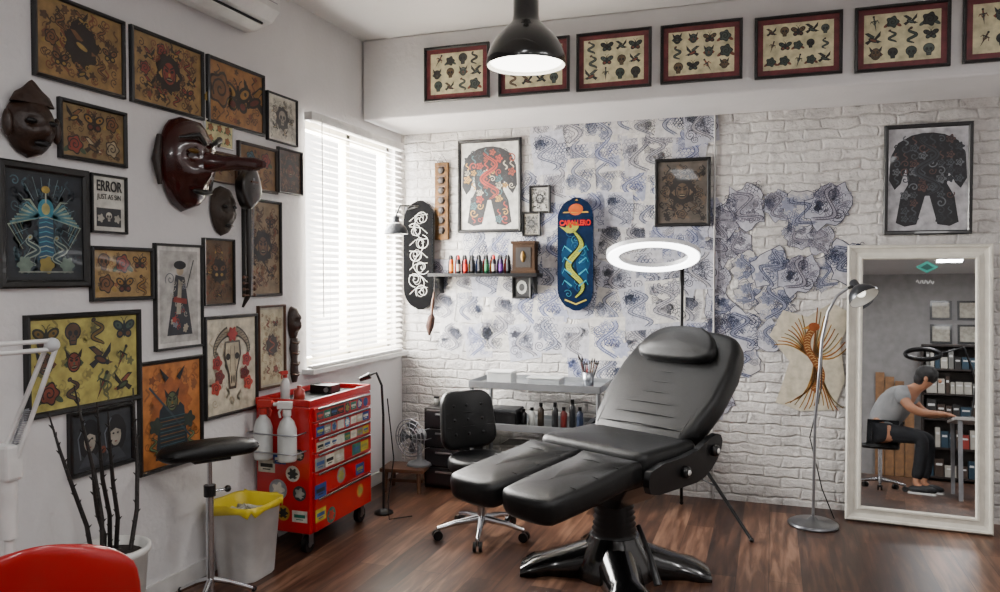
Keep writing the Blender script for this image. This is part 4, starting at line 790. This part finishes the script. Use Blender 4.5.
for x, z, s, c1, c2, shp in ((.06, .42, .042, '#b9b6ac', '#2a2c30', 1), (-.03, .33, .055, '#8a8d90', '#c6c2b6', 1), (.1, .52, .03, '#17181a', '#999484', 1), (-.1, .45, .04, '#b9b4a4', '#17181a', 0), (.1, .32, .04, '#2a2c30', '#8a8a82', 1), (0, .21, .04, '#a9822a', '#17181a', 1), (.1, .2, .035, '#c0bcb0', '#1f6a58', 0), (-.1, .24, .035, '#17181a', '#b6b2a6', 0), (-.09, .16, .03, '#1f6a58', '#c0bcb0', 1), (-.02, .49, .03, '#1a3a7a', '#c0bcb0', 0), (.02, .58, .03, '#17181a', '#b0702a', 1)):
    sticker(ct, x, z, s, 0, shp, c1, c2, loc=(-cw/2-.0006, 0, 0), rot=(0, 0, -pi/2))
for x in (-cw/2+.05, cw/2-.05):
    for y in (-cd/2+.05, cd/2-.05):
        MB().cyl((x-.0, y-.014, .045), (x, y+.014, .045), .045, BLACK, seg=20).cyl((x, y-.016, .045), (x, y+.016, .045), .018, STEEL).box((x, y-.02, .075), (.04, .003, .07), STEEL).box((x, y+.02, .075), (.04, .003, .07), STEEL).box((x, y, .108), (.06, .05, .006), STEEL).obj('caster', parent=ct)
MB().tube([(cw/2, -.1, .71), (cw/2+.04, -.1, .72), (cw/2+.04, .1, .72), (cw/2, .1, .71)], .009, CHROME, 8).obj('push_handle', parent=ct)
for z in (.64, .545): MB().tube([(-cw/2, -.14, z), (-cw/2-.105, -.14, z), (-cw/2-.105, .14, z), (-cw/2, .14, z)], .004, STEEL, 6).obj('side_rack', parent=ct)
def spray(loc, rz, label, capc='#c9c9c6', sc=1.0):
    e = thing('spray_bottle', label, 'spray bottle', loc, (0, 0, rz), group='spray bottles at the tool cart'); e.scale = (sc,)*3
    MB().lathe([(.001, 0), (.034, 0), (.036, .01), (.036, .12), (.026, .15), (.013, .165), (.013, .18)], mat('bottle_white', '#c0c3c2', .3, coat=.3), 20, caps=False).obj('bottle_body', parent=e)
    cm = mat('cap_'+capc, capc, .4); mb = MB(); mb.cyl((0, 0, .172), (0, 0, .195), .016, cm); mb.box((-.008, 0, .212), (.055, .02, .028), cm); mb.cyl((-.03, 0, .215), (-.05, 0, .215), .007, cm); mb.tube([(-.02, 0, .2), (-.03, 0, .185), (-.026, 0, .165)], .005, cm, 6); mb.obj('trigger_head', parent=e, bev=.003)
    return e
nx = CY-cw/2
spray((-2.475, nx-.055, .5), radians(200), 'white spray bottle with red trigger hooked on the cart side', '#a82a24', 1.35); spray((-2.33, nx-.055, .5), radians(20), 'white spray bottle with white trigger hooked on the cart side', sc=1.35)
spray((-2.46, CY-.2, ch1+.009), radians(60), 'slim spray bottle with red trigger standing on the red cart', '#a82a24', .7)
MB().lathe([(.001, 0), (.03, 0), (.03, .06), (.012, .07), (.012, .085), (.001, .086)], mat('red_bottle', '#902a22', .3), 16, caps=False).obj('squeeze_bottle', loc=(-2.36, CY-.22, ch1+.009), label='small red squeeze bottle on the tool cart', cat='bottle')
e = thing('power_supply', 'black power supply box on the red cart', 'power supply', (-2.4, CY+.1, ch1+.009)); MB().box((0, 0, .025), (.14, .1, .05), BLACK).obj('case', parent=e, bev=.005); MB().cyl((.04, -.052, .025), (.04, -.062, .025), .013, STEEL).obj('dial', parent=e)
MB().tube([(-2.14, 4.12, .72), (-2.13, 4.18, .35), (-2.15, 4.14, .1), (-2.12, 4.1, .008), (-2.02, 4.2, .008)], .004, BLACK, 6).obj('power_cable', label='black cable hanging beside the red cart', cat='cable')
e = thing('clamp_arm_stand', 'black clamp arm on a small stand beside the red cart', 'stand', (-2.22, 4.22, 0))
MB().lathe([(.001, 0), (.06, 0), (.055, .015), (.012, .03), (.001, .031)], BLACK, caps=False).obj('foot', parent=e); MB().tube([(0, 0, .02), (0, 0, .6), (-.01, 0, .78), (-.03, -.03, .86), (-.08, -.05, .84)], .008, BLACK, 8).obj('arm', parent=e); MB().tube([(-.06, -.05, .845), (-.12, -.07, .82)], [.02, .014], BLACK, 10).obj('grip', parent=e)
# ---------------- bin ----------------
e = thing('waste_bin', 'white tapered plastic waste bin with yellow liner bag', 'waste bin', (-2.39, 3.13, 0)); e.scale = (.95, .95, .95)
S_ = lambda w, z: [Vector((x*w/.3, y*w/.3, z)) for x, y in rrect(.3, .3, .07, 6)]
MB().loft([S_(.21, 0), S_(.225, .01), S_(.275, .36), S_(.29, .362), S_(.29, .375)], WHITE, True, False).add(S_(.21, .0), [list(range(len(S_(.21, 0))))], WHITE).obj('bin_body', parent=e)
YB = mat('yellow_bag', '#c9b42a', .4, var=.1); rr = []
for i, (w_, z_) in enumerate(((.289, .345), (.298, .35), (.302, .378), (.294, .386), (.27, .375), (.25, .3), (.22, .15), (.2, .05))):
    rr.append([v+Vector((0, 0, (.012*sin(k*1.9+i)+.006*sin(k*3.3)) if i < 3 else 0)) for k, v in enumerate(S_(w_, z_))])
MB().loft(rr, YB, True, False).obj('liner_bag', parent=e)
mb = MB(); n_ = len(S_(.2, .2)); mb.loft([[v+Vector((.004*sin(k*2.3), .004*cos(k*1.7), .012*sin(k*2.9+j*2))) for k, v in enumerate(S_(w_, z_))] for j, (w_, z_) in enumerate(((.245, .3), (.18, .33), (.1, .335), (.01, .345)))], mat('trash', '#b0aea2', .9, var=.4, scale=30, bump=1, bscale=25), False, False); mb.obj('bin_contents', parent=e, label='crumpled tissue filling the bin')
# ---------------- armrest stand ----------------
e = thing('armrest_stand', 'black padded tattoo armrest on adjustable chrome stand', 'armrest stand', (-2.345, 2.82, 0), (0, 0, radians(58)))
hz = .645
mb = MB(); mb.pillow(rrect(.44, .17, .08), hz, hz+.07, .03, LEATHER, .008); mb.map(lambda v: Vector((v.x, v.y, v.z-(v.x**2)*.35 if v.z > hz+.035 else v.z-abs(v.x)*.02+(v.x**2)*.2))); mb.obj('pad', parent=e)
MB().box((0, 0, hz-.008), (.16, .1, .012), BLACK).obj('pad_plate', parent=e, bev=.003)
MB().cyl((0, 0, .3), (0, 0, hz-.01), .011, CHROME).cyl((0, 0, .03), (0, 0, .5), .017, CHROME).obj('pole', parent=e)
MB().cyl((0, 0, .47), (0, 0, .52), .026, BLACK).cyl((0, 0, .49), (.07, 0, .49), .006, CHROME).ball((.08, 0, .49), .016, BLACK, 10).obj('height_clamp', parent=e)
for k in range(3):
    t = 2*pi*k/3-.1; u = Vector((cos(t), sin(t), 0)); L2 = .19
    MB().tube([Vector((0, 0, .1)), u*.08+Vector((0, 0, .07)), u*L2+Vector((0, 0, .014))], [.014, .012, .01], CHROME, 8).ball(u*L2+Vector((0, 0, .014)), .014, BLACK, 8).obj('stand_leg', parent=e)
# ---------------- pot with branches ----------------
b = Vector((-2.40, 2.33, 0)); e = thing('potted_branches', 'white round pot holding bare thorny dark branches', 'potted plant', b)
MB().lathe([(.001, 0), (.1, 0), (.105, .01), (.128, .37), (.138, .375), (.138, .40), (.124, .40), (.122, .37), (.001, .36)], mat('pot_white', '#cfcfcb', .35), 32, caps=False).obj('pot', parent=e)
MB().lathe([(.122, .365), (.08, .38), (.001, .385)], mat('soil', '#1b120c', .9, bump=.8), 24, caps=False).obj('soil', parent=e)
BR = mat('branch_bark', '#17110e', .6, var=.4, bump=.5, bscale=90)
def fw_(x, y, X): d = ray(x, y); return CAM+d*(X/d.x)-b
for i, (x, y, xr, X) in enumerate(((48, 412, 80, -2.48), (74, 385, 92, -2.44), (97, 402, 104, -2.4), (108, 412, 110, -2.36), (133, 388, 124, -2.46), (92, 470, 98, -2.34))):
    tip = fw_(x, y, X); ro = fw_(xr+6, 548, -2.4+.05*sin(i*2)); ro.z = .37; ro.x = max(-.09, min(.09, ro.x)); ro.y = max(-.09, min(.09, ro.y)); mid = ro.lerp(tip, .5)+Vector((0.01, .02*sin(i*2), 0)); mb = MB()
    P_ = [ro, ro.lerp(mid, .5)+Vector((.01, .006, 0)), mid, mid.lerp(tip, .5)+Vector((.006, -.008, 0)), tip]; mb.tube(P_, [.009, .0085, .008, .006, .0025], BR, 7)
    for j in range(16):
        f = .06+.056*j; p = P_[min(int(f*4), 3)].lerp(P_[min(int(f*4), 3)+1], f*4-int(f*4)); t = j*2.4
        mb.tube([p, p+Vector((cos(t)*.016, sin(t)*.016, .014))], [.006, .001], BR, 5)
    mb.obj('branch', parent=e)
# ---------------- red shell chair ----------------
pc_ = CAM+ray(40, 562)*1.9; th = radians(52); hb = Vector((sin(th), -cos(th), 0))*.26
cl = Vector((pc_.x, pc_.y, 0))-hb
e = thing('red_shell_chair', 'glossy red moulded plastic chair with metal legs', 'chair', (cl.x, cl.y, 0), (0, 0, th))
RP = mat('red_plastic', '#a01014', .3, coat=.3, var=.05); mb = MB(); rings = []
prof = [(-.2, .42), (-.22, .445), (-.1, .44), (.05, .43), (.15, .44), (.2, .48), (.235, .58), (.25, .68), (.258, .74), (.262, .775), (.255, .79)]
prof = [(-y, z) for y, z in prof]
for i, (y, z) in enumerate(prof):
    rr = []; hw = (.2, .22, .225, .23, .235, .24, .24, .23, .205, .165, .11)[i]
    for k in range(17):
        u = -1+2*k/16; cu = abs(u)**2.5*(.05 if i < 6 else 0); cy = abs(u)**2*(.05 if i >= 5 else .0); dz = -.03*abs(u)**2*(i >= 8)
        rr.append(Vector((u*hw, y+cy, z+cu+dz)))
    rings.append(rr)
mb.loft(rings, RP, True, False, False); so = mb.obj('seat_shell', parent=e); sm_ = so.modifiers.new('s', 'SOLIDIFY'); sm_.thickness = .006; sb = so.modifiers.new('ss', 'SUBSURF'); sb.levels = 1; sb.render_levels = 1
for sx in (-1, 1):
    for sy in (-1, 1): MB().cyl((sx*.12, sy*.1, .425), (sx*.21, sy*.2, 0.002), .011, CHROME).obj('leg', parent=e)
# ---------------- articulated lamp ----------------
def ap(x, y, d_=2.5):
    d = ray(x, y); t = d_/d.dot(fh); return CAM+d*t
j0, j1, j2 = ap(8, 462), ap(52, 345), ap(-38, 352, 2.25); LB = Vector((j0.x, j0.y, 0)); e = thing('magnifier_lamp', 'white articulated spring-arm lamp on a floor stand', 'lamp', LB)
j0 = j0-LB; j1 = j1-LB; j2 = j2-LB
MB().lathe([(.001, 0), (.14, 0), (.14, .02), (.03, .04), (.02, .06), (.001, .06)], WHITE, caps=False).obj('base', parent=e)
MB().cyl((0, 0, .04), (0, 0, j0.z), .016, WHITE).cyl((0, 0, .6), (0, 0, j0.z-.03), .026, WHITE).obj('pole', parent=e)
sd = rgt; mb = MB()
for q in (-.016, .016): mb.cyl(j0+sd*q*1.6, j1+sd*q, .0075, WHITE, seg=8)
mb.obj('lower_arm', parent=e); mb = MB()
for q in (-.014, .014): mb.cyl(j1+Vector((0, 0, q)), j2+Vector((0, 0, q)), .0075, WHITE, seg=8)
mb.obj('upper_arm', parent=e)
dd = j1-j0; pts = []
for i in range(120): f = .1+.35*i/119; pts.append(j0+dd*f+sd*(.0+.01*cos(i*1.2))-fh*.01*sin(i*1.2))
MB().tube(pts, .002, STEEL, 5).obj('spring', parent=e)
MB().ball(j1, .024, mat('joint_grey', '#b8babc', .4), 12).obj('elbow_joint', parent=e)
MB().box(j0, (.07, .06, .12), WHITE).obj('clamp_block', parent=e, bev=.012)
MB().lathe([(.08, 0), (.09, .01), (.09, .03), (.07, .05), (.001, .055)], WHITE, caps=False, M=Matrix.Translation(j2-Vector((0, 0, .05)))).obj('lamp_head', parent=e)
# ---------------- steel trolley ----------------
Yt = 4.88; xa = atY(477, 380, Yt).x; xb_ = atY(605, 380, Yt).x; zt = atY(540, 384, Yt).z; tw = xb_-xa; td = .4
e = thing('steel_trolley', 'stainless steel work trolley with two shelves against the brick wall', 'trolley', ((xa+xb_)/2, Yt+.05, 0))
for x in (-1, 1):
    for y in (-1, 1): MB().cyl((x*(tw/2-.015), y*(td/2-.015), .05), (x*(tw/2-.015), y*(td/2-.015), zt+.01), .013, TSTEEL).ball((x*(tw/2-.015), y*(td/2-.015), .03), .03, BLACK, 12).obj('leg', parent=e)
def tray(z):
    mb = MB().box((0, 0, z-.012), (tw, td, .008), TSTEEL)
    for y in (-1, 1): mb.box((0, y*td/2, z), (tw, .006, .045), TSTEEL)
    for x in (-1, 1): mb.box((x*tw/2, 0, z), (.006, td, .045), TSTEEL)
    mb.obj('tray', parent=e, bev=.002)
tray(zt); tray(zt-.27); tray(.2)
cx0 = (xa+xb_)/2; yt0 = Yt+.05
def cont(label, x, y, z, w_, d_, h_, m, lid):
    e = thing('storage_box', label, 'box', (x, y, z)); MB().box((0, 0, h_*.42), (w_, d_, h_*.84), m).obj('box_body', parent=e, bev=.006); MB().box((0, 0, h_*.92), (w_*1.04, d_*1.05, h_*.16), lid).obj('lid', parent=e, bev=.004)
ZT = zt-.006
GR = mat('clear_grey', '#8a8d8f', .4)
cont('white plastic storage box on the steel trolley', atY(501, 370, Yt-.05).x, Yt-.03, ZT, .17, .12, .09, mat('box_grey', '#a9abaa', .4), WHITE)
cont('low translucent grey box on the steel trolley', atY(545, 375, Yt-.05).x, Yt-.03, ZT, .22, .13, .06, GR, mat('box_grey', '#a9abaa', .4))
cont('dark equipment box on the trolley shelf', atY(505, 410, Yt).x, Yt, ZT-.27, .2, .16, .11, BLACK, mat('dkgrey', '#2a2b2e', .5))
for i, (xx, c_, h_) in enumerate(((555, '#1a1a1c', .16), (563, '#7a1a16', .13), (571, '#20242a', .18), (532, '#c9c9c4', .12), (540, '#3a2a1c', .15), (522, '#1c1c20', .1), (580, '#1a2a4a', .14))):
    p = atY(xx, 400, Yt)
    e = thing('supply_bottle', 'small supply bottle on the steel trolley shelf', 'bottle', (p.x, Yt+.02*(i % 3), ZT-.27)); MB().lathe([(.001, 0), (.022, 0), (.022, h_*.7), (.01, h_*.82), (.01, h_*.85)], mat('sup'+c_, c_, .35, coat=.3), 16, caps=False).obj('bottle_body', parent=e); MB().cyl((0, 0, h_*.83), (0, 0, h_), .012, BLACK).obj('bottle_cap', parent=e)
px = atY(589, 375, Yt); e = thing('brush_cup', 'steel cup on the trolley crowded with brushes and pens', 'cup', (px.x, Yt-.02, ZT)); MB().lathe([(.001, 0), (.034, 0), (.038, .1), (.035, .1), (.03, .005)], STEEL, caps=False).obj('cup', parent=e)
random.seed(4)
for i in range(12):
    t = 2*pi*i/12; a_ = Vector((cos(t)*.015, sin(t)*.015, .01)); b_ = Vector((cos(t)*.06, sin(t)*.04, random.uniform(.14, .19))); o = thing('brush', 'thin brush standing in the cup', 'brush', (px.x, Yt-.02, ZT), group='brushes in the steel cup')
    MB().tube([a_, b_], .0045, mat('bh%d' % (i % 4), ['#1a1a1c', '#7a1a16', '#5a3a20', '#8a8d90'][i % 4], .4), 6).obj('handle', parent=o); MB().tube([b_, b_+(b_-a_)*.18], [.008, .001], mat('bristle', '#1c120c', .8), 6).obj('bristles', parent=o)
cont('grey supply carton on the lowest trolley shelf', cx0-.1, yt0, .194, .3, .2, .14, mat('carton', '#6a6660', .7), mat('carton2', '#5a5650', .7))
x_ = atY(452, 470, 4.95).x; e = thing('drawer_cabinet', 'black plastic drawer unit beside the trolley', 'drawer cabinet', (x_, 4.99, 0)); cw2 = .3
MB().box((0, 0, .28), (cw2, .34, .54), BLACK).obj('cabinet_body', parent=e, bev=.006)
for j in range(4):
    d = MB().box((0, -.175, .09+.13*j), (cw2-.04, .02, .115), mat('drawer_dark', '#191a1d', .3, coat=.4)).obj('drawer', parent=e, bev=.004); MB().box((0, -.19, .12+.13*j), (.12, .012, .012), STEEL).obj('handle', parent=d, bev=.002)
for i in range(5):
    x = x_-.1+.05*i; m_ = mat('jar%d' % (i % 3), ['#8a8a86', '#3a1a16', '#1c1d20'][i % 3], .4); o = thing('small_jar', 'small lidded jar on the black drawer unit', 'jar', (x, 4.92+.05*(i % 2), .551), group='jars on the drawer unit'); MB().lathe([(.001, 0), (.02, 0), (.02, .05), (.001, .051)], m_, 14, caps=False).obj('jar_body', parent=o); MB().cyl((0, 0, .05), (0, 0, .062), .021, BLACK).obj('jar_lid', parent=o)
p = atY(406, 470, 4.74); hs = .15; e = thing('wooden_step_stool', 'small dark wooden step stool in the corner', 'stool', (p.x, 4.74, 0), (0, 0, radians(8)))
MB().box((0, 0, hs), (.3, .22, .025), WOOD).obj('seat', parent=e, bev=.004)
for x in (-1, 1):
    for y in (-1, 1): MB().tube([(x*.11, y*.08, hs-.01), (x*.12, y*.09, 0)], .014, WOOD, 8).obj('leg', parent=e)
MB().box((0, 0, .06), (.24, .02, .02), WOOD).obj('stretcher', parent=e)
p = atY(412, 440, 4.7)
fx = thing('desk_fan', 'small round grey desk fan standing on the wooden stool', 'fan', (p.x, 4.74, hs+.013), (0, 0, radians(-15))); fx.scale = (1.25, 1.25, 1.25)
mb = MB()
for r in (.03, .055, .08, .1): mb.tube([(r*cos(t), -.03-.02*cos(r*12), .16+r*sin(t)) for t in [2*pi*i/28 for i in range(28)]], .0028, STEEL, 5, True)
for i in range(12): t = 2*pi*i/12; mb.tube([(.02*cos(t), -.05, .16+.02*sin(t)), (.1*cos(t), -.037, .16+.1*sin(t)), (.1*cos(t), .02, .16+.1*sin(t))], .0018, STEEL, 4)
mb.obj('grille', parent=fx); mb = MB()
for i in range(4):
    t = pi/2*i; mb.add([(0.01*cos(t), -.02, .16+.01*sin(t)), (.085*cos(t-.45), -.01, .16+.085*sin(t-.45)), (.09*cos(t), -.02, .16+.09*sin(t)), (.085*cos(t+.45), -.028, .16+.085*sin(t+.45))], [[0, 1, 2, 3]], mat('fan_blade', '#4a4d52', .4))
mb.ball((0, -.02, .16), (.018, .012, .018), BLACK, 10); mb.obj('fan_blades', parent=fx); MB().cyl((0, .0, .16), (0, .06, .16), .035, mat('fan_grey', '#6f7276', .4)).obj('motor', parent=fx); MB().lathe([(.001, 0), (.07, 0), (.06, .015), (.015, .03), (.012, .14)], mat('fan_grey', '#6f7276', .4), caps=False, M=Matrix.Translation((0, .04, 0))).obj('base', parent=fx)
# ---------------- other side of the room (seen in the mirror) ----------------
ps = refl(880, 489, z=0.0); px0, py0 = ps.x, ps.y
GREY = mat('grey_cloth', '#8e9092', .9, bump=.3, bscale=120); DEN = mat('dark_cloth', '#15171c', .9, bump=.3); SKIN = mat('skin', '#a9775a', .55); HAIR = mat('black_hair', '#0b0908', .5, bump=.6, bscale=150)
s2 = thing('office_stool', 'round black rolling stool under the seated person', 'stool', (px0, py0, 0)); star(s2, .24, CHROME)
MB().cyl((0, 0, .07), (0, 0, .41), .02, CHROME).obj('gas_lift', parent=s2); MB().pillow([(cos(2*pi*k/28)*.18, sin(2*pi*k/28)*.18) for k in range(28)], .4, .46, .03, LEATHER, .01).obj('seat', parent=s2)
def skin(name, V, E, R, m, parent, root=0, sub=2, label=None):
    me = bpy.data.meshes.new(name); me.from_pydata(V, E, []); me.materials.append(m); o = bpy.data.objects.new(name, me); COL.objects.link(o); o.parent = parent
    md = o.modifiers.new('skin', 'SKIN'); md.use_smooth_shade = True
    for i, r in enumerate(R): me.skin_vertices[0].data[i].radius = (r if isinstance(r, tuple) else (r, r)); me.skin_vertices[0].data[i].use_root = (i == root)
    sd = o.modifiers.new('s', 'SUBSURF'); sd.levels = sub; sd.render_levels = sub
    if label: o['label'] = label
    return o
per = thing('person', 'person in grey t-shirt and dark trousers sitting hunched over a desk', 'person', (px0, py0, 0), (0, 0, radians(12)))
V = [(0, 0, .58), (.04, 0, .72), (.14, 0, .86), (.24, 0, .97), (.33, 0, 1.03), (.39, 0, 1.07), (.44, 0, 1.13), (.46, 0, 1.2)]; R = [.13, .13, .15, .13, .055, .06, .085, .06]; E = [(i, i+1) for i in range(7)]
for q in (-1, 1):
    n = len(V); V += [(.22, q*.17, .97), (.32, q*.23, .83), (.42, q*.2, .78), (.54, q*.12, .785), (.6, q*.09, .785)]; R += [.06, .05, .042, .028, .032]; E += [(3, n), (n, n+1), (n+1, n+2), (n+2, n+3), (n+3, n+4)]
    for j, (dy, ln) in enumerate(((-.03, .06), (-.012, .075), (.008, .07), (.026, .055))): k_ = len(V); V += [(.6+ln*.55, q*.09+dy, .785), (.6+ln, q*.09+dy, .768)]; R += [.009, .007]; E += [(n+4, k_), (k_, k_+1)]
    k_ = len(V); V += [(.58, q*.09-q*.045, .778), (.61, q*.09-q*.06, .77)]; R += [.01, .008]; E += [(n+4, k_), (k_, k_+1)]
    n = len(V); V += [(.04, q*.1, .56), (.22, q*.14, .56), (.42, q*.16, .53), (.4, q*.165, .3), (.36, q*.17, .09), (.46, q*.18, .035)]; R += [.1, .08, .06, .05, .035, .03]; E += [(0, n)]+[(n+i, n+i+1) for i in range(5)]
skin('body', V, E, R, SKIN, per)
TV = [(0.0, 0, .6), (.04, 0, .72), (.14, 0, .86), (.24, 0, .97), (.28, 0, 1.01)]; TR = [.15, .16, .185, .15, .08]; TE = [(i, i+1) for i in range(4)]
for q in (-1, 1): n = len(TV); TV += [(.22, q*.175, .97), (.29, q*.215, .87)]; TR += [.082, .075]; TE += [(3, n), (n, n+1)]
skin('t_shirt', TV, TE, TR, GREY, per, label='grey short-sleeved t-shirt')
TV = [(0.0, 0, .6)]; TR = [.145]; TE = []
for q in (-1, 1): n = len(TV); TV += [(.04, q*.1, .565), (.22, q*.14, .565), (.425, q*.16, .54), (.4, q*.165, .3), (.365, q*.17, .13)]; TR += [.11, .092, .075, .062, .055]; TE += [(0, n)]+[(n+i, n+i+1) for i in range(4)]
skin('trousers', TV, TE, TR, DEN, per, label='dark trousers')
for q in (-1, 1): MB().ball((.42, q*.175, .045), (.13, .045, .045), mat('shoe_dark', '#17181b', .6), 14).box((.42, q*.175, .01), (.24, .085, .018), WHITE).obj('shoe', parent=per)
MB().ball((.43, 0, 1.17), (.108, .095, .1), HAIR, 18).ball((.38, 0, 1.125), (.07, .08, .085), HAIR, 14).obj('hair', parent=per)
MB().ball((.548, 0, 1.11), (.018, .014, .02), SKIN, 10).obj('nose', parent=per)
for q in (-1, 1): MB().ball((.44, q*.095, 1.12), (.02, .01, .03), SKIN, 8).obj('ear', parent=per)
e = thing('work_desk', 'white topped work desk with metal legs', 'desk', (px0+1.0, py0+.1, 0)); DT = .735
MB().box((0, 0, DT), (.75, 1.3, .03), mat('desk_top', '#a9a7a4', .4)).obj('desk_top', parent=e, bev=.004)
for x in (-.33, .33):
    for y in (-.6, .6): MB().box((x, y, .36), (.035, .035, .72), mat('desk_leg', '#8a8c90', .4)).obj('leg', parent=e)
rp = thing('desk_lamp', 'dark round ring lamp on an arm standing on the desk', 'lamp', (px0+.78, py0+.35, DT+.015))
MB().tube([(-.4+.15*cos(t), 0, .6+.05*sin(t)) for t in [2*pi*i/28 for i in range(28)]], .022, BLACK, 8, True).obj('lamp_ring', parent=rp); MB().tube([(0, 0, 0), (.05, 0, .35), (-.05, 0, .68), (-.25, 0, .61)], .01, BLACK, 8).obj('lamp_arm', parent=rp); MB().lathe([(.001, 0), (.08, 0), (.07, .02), (.001, .025)], BLACK, caps=False).obj('base', parent=rp)
random.seed(8)
for i in range(9):
    e = thing('desk_bottle', 'small coloured bottle on the desk', 'bottle', (px0+.9+.3*random.random(), py0-.42+.12*i, DT+.015), group='bottles on the desk'); c_ = ['#2a5a5a', '#a83a2a', '#c9c9c4', '#1c1d20', '#3a4a8a'][i % 5]; h_ = random.uniform(.09, .2)
    MB().lathe([(.001, 0), (.03, 0), (.03, h_*.7), (.012, h_*.8), (.012, h_)], mat('db'+c_, c_, .4), 14, caps=False).obj('bottle_body', parent=e); MB().cyl((0, 0, h_*.95), (0, 0, h_*1.1), .015, BLACK).obj('bottle_cap', parent=e)
e = thing('bookshelf', 'tall dark wooden shelf unit crowded with supplies', 'bookshelf', (1.5, YF+.22, 0)); mb = MB()
for x in (-.5, .5): mb.box((x, 0, .95), (.03, .35, 1.9), DWOOD)
for z in (.05, .45, .85, 1.2, 1.55, 1.89): mb.box((0, 0, z), (1.0, .35, .025), DWOOD)
mb.box((0, .0-.17, .95), (1.0, .01, 1.88), DWOOD); mb.obj('shelf_frame', parent=e)
for z in (.065, .465, .865, 1.215, 1.565):
    x = 1.05
    while x < 1.85:
        w_ = random.uniform(.04, .14); h_ = random.uniform(.15, .28); c_ = random.choice(['#3a2a20', '#6a6a66', '#8a2a22', '#1f3a4a', '#a8a49a', '#22201e'])
        MB().box((0, 0, h_/2), (w_, .22, h_), mat('bk'+c_, c_, .6)).box((0, .112, h_*.7), (w_*.7, .002, h_*.12), WHITE).obj('storage_carton', loc=(x+w_/2, YF+.26, z), bev=.003, label='small carton standing on the dark shelf unit', cat='box', group='cartons on the shelf unit'); x += w_+.012
for i in range(4):
    MB().box((0, 0, .75-.03*i), (.12, .02, 1.5-.06*i), mat('plank', '#8a6440', .6, var=.3, scale=12)).obj('wood_plank', loc=(.45+.13*i, YF+.08, 0.004), rot=(radians(2), 0, 0), label='tan wooden board leaning upright on grey wall', cat='board', group='boards leaning on the wall')
for i, (x, z) in enumerate(((1.25, 2.1), (1.25, 2.45), (1.6, 2.1), (1.6, 2.45))):
    MB().box((0, 0, 0), (.28, .02, .28), BFRAME).box((0, .011, 0), (.22, .004, .22), paint('#a9a496')).obj('small_picture', loc=(x, YF+.012, z), label='small black framed picture on the far wall', cat='picture frame')
# ---------------- lights ----------------
def area(name, loc, rot, sx, sy, pw, col=(1, 1, 1)):
    l = bpy.data.lights.new(name, 'AREA'); l.shape = 'RECTANGLE'; l.size = sx; l.size_y = sy; l.energy = pw; l.color = col; o = bpy.data.objects.new(name, l); COL.objects.link(o); o.location = loc; o.rotation_euler = rot; return o
TG = mat('tube_glow', '#f4f8ff', .4, emis=5)
for i, (x, y) in enumerate(((-1.2, -1.2), (1.3, -.9), (1.5, 2.2), (-.6, 1.2))):
    e = thing('ceiling_tube_light', 'white twin fluorescent batten on the ceiling', 'ceiling light', (x, y, CEIL)); MB().box((0, 0, -.03), (.16, 1.25, .05), WHITE).obj('housing', parent=e, bev=.005)
    for q in (-1, 1): MB().cyl((q*.045, -.58, -.07), (q*.045, .58, -.07), .014, TG, seg=10).obj('tube', parent=e)
    area('tube_area', (x, y, CEIL-.1), (0, 0, 0), .3, 1.2, (40, 40, 40, 22)[i], (1, .98, .97))
area('window_area', (-W-.35, (WY0+WY1)/2, 1.75), (0, radians(-90), 0), 1.6, 1.3, 520, (1, .98, .95))
l = bpy.data.lights.new('pendant_spot', 'SPOT'); l.energy = 45; l.spot_size = radians(125); l.spot_blend = .6; l.shadow_soft_size = .12; l.color = (1, .95, .88); o = bpy.data.objects.new('pendant_spot', l); COL.objects.link(o); o.location = PC-Vector((0, 0, .01))
w = bpy.data.worlds.new('World'); bpy.context.scene.world = w; w.use_nodes = True; w.node_tree.nodes['Background'].inputs[0].default_value = (1, .97, .93, 1); w.node_tree.nodes['Background'].inputs[1].default_value = 5
# ---------------- camera ----------------
cd_ = bpy.data.cameras.new('Camera'); co = bpy.data.objects.new('Camera', cd_); COL.objects.link(co); cd_.sensor_width = 36; cd_.lens = 36*F/1000; cd_.clip_start = .05
co.location = CAM; co.rotation_euler = (pi/2+PITCH, 0, YAW); bpy.context.scene.camera = co
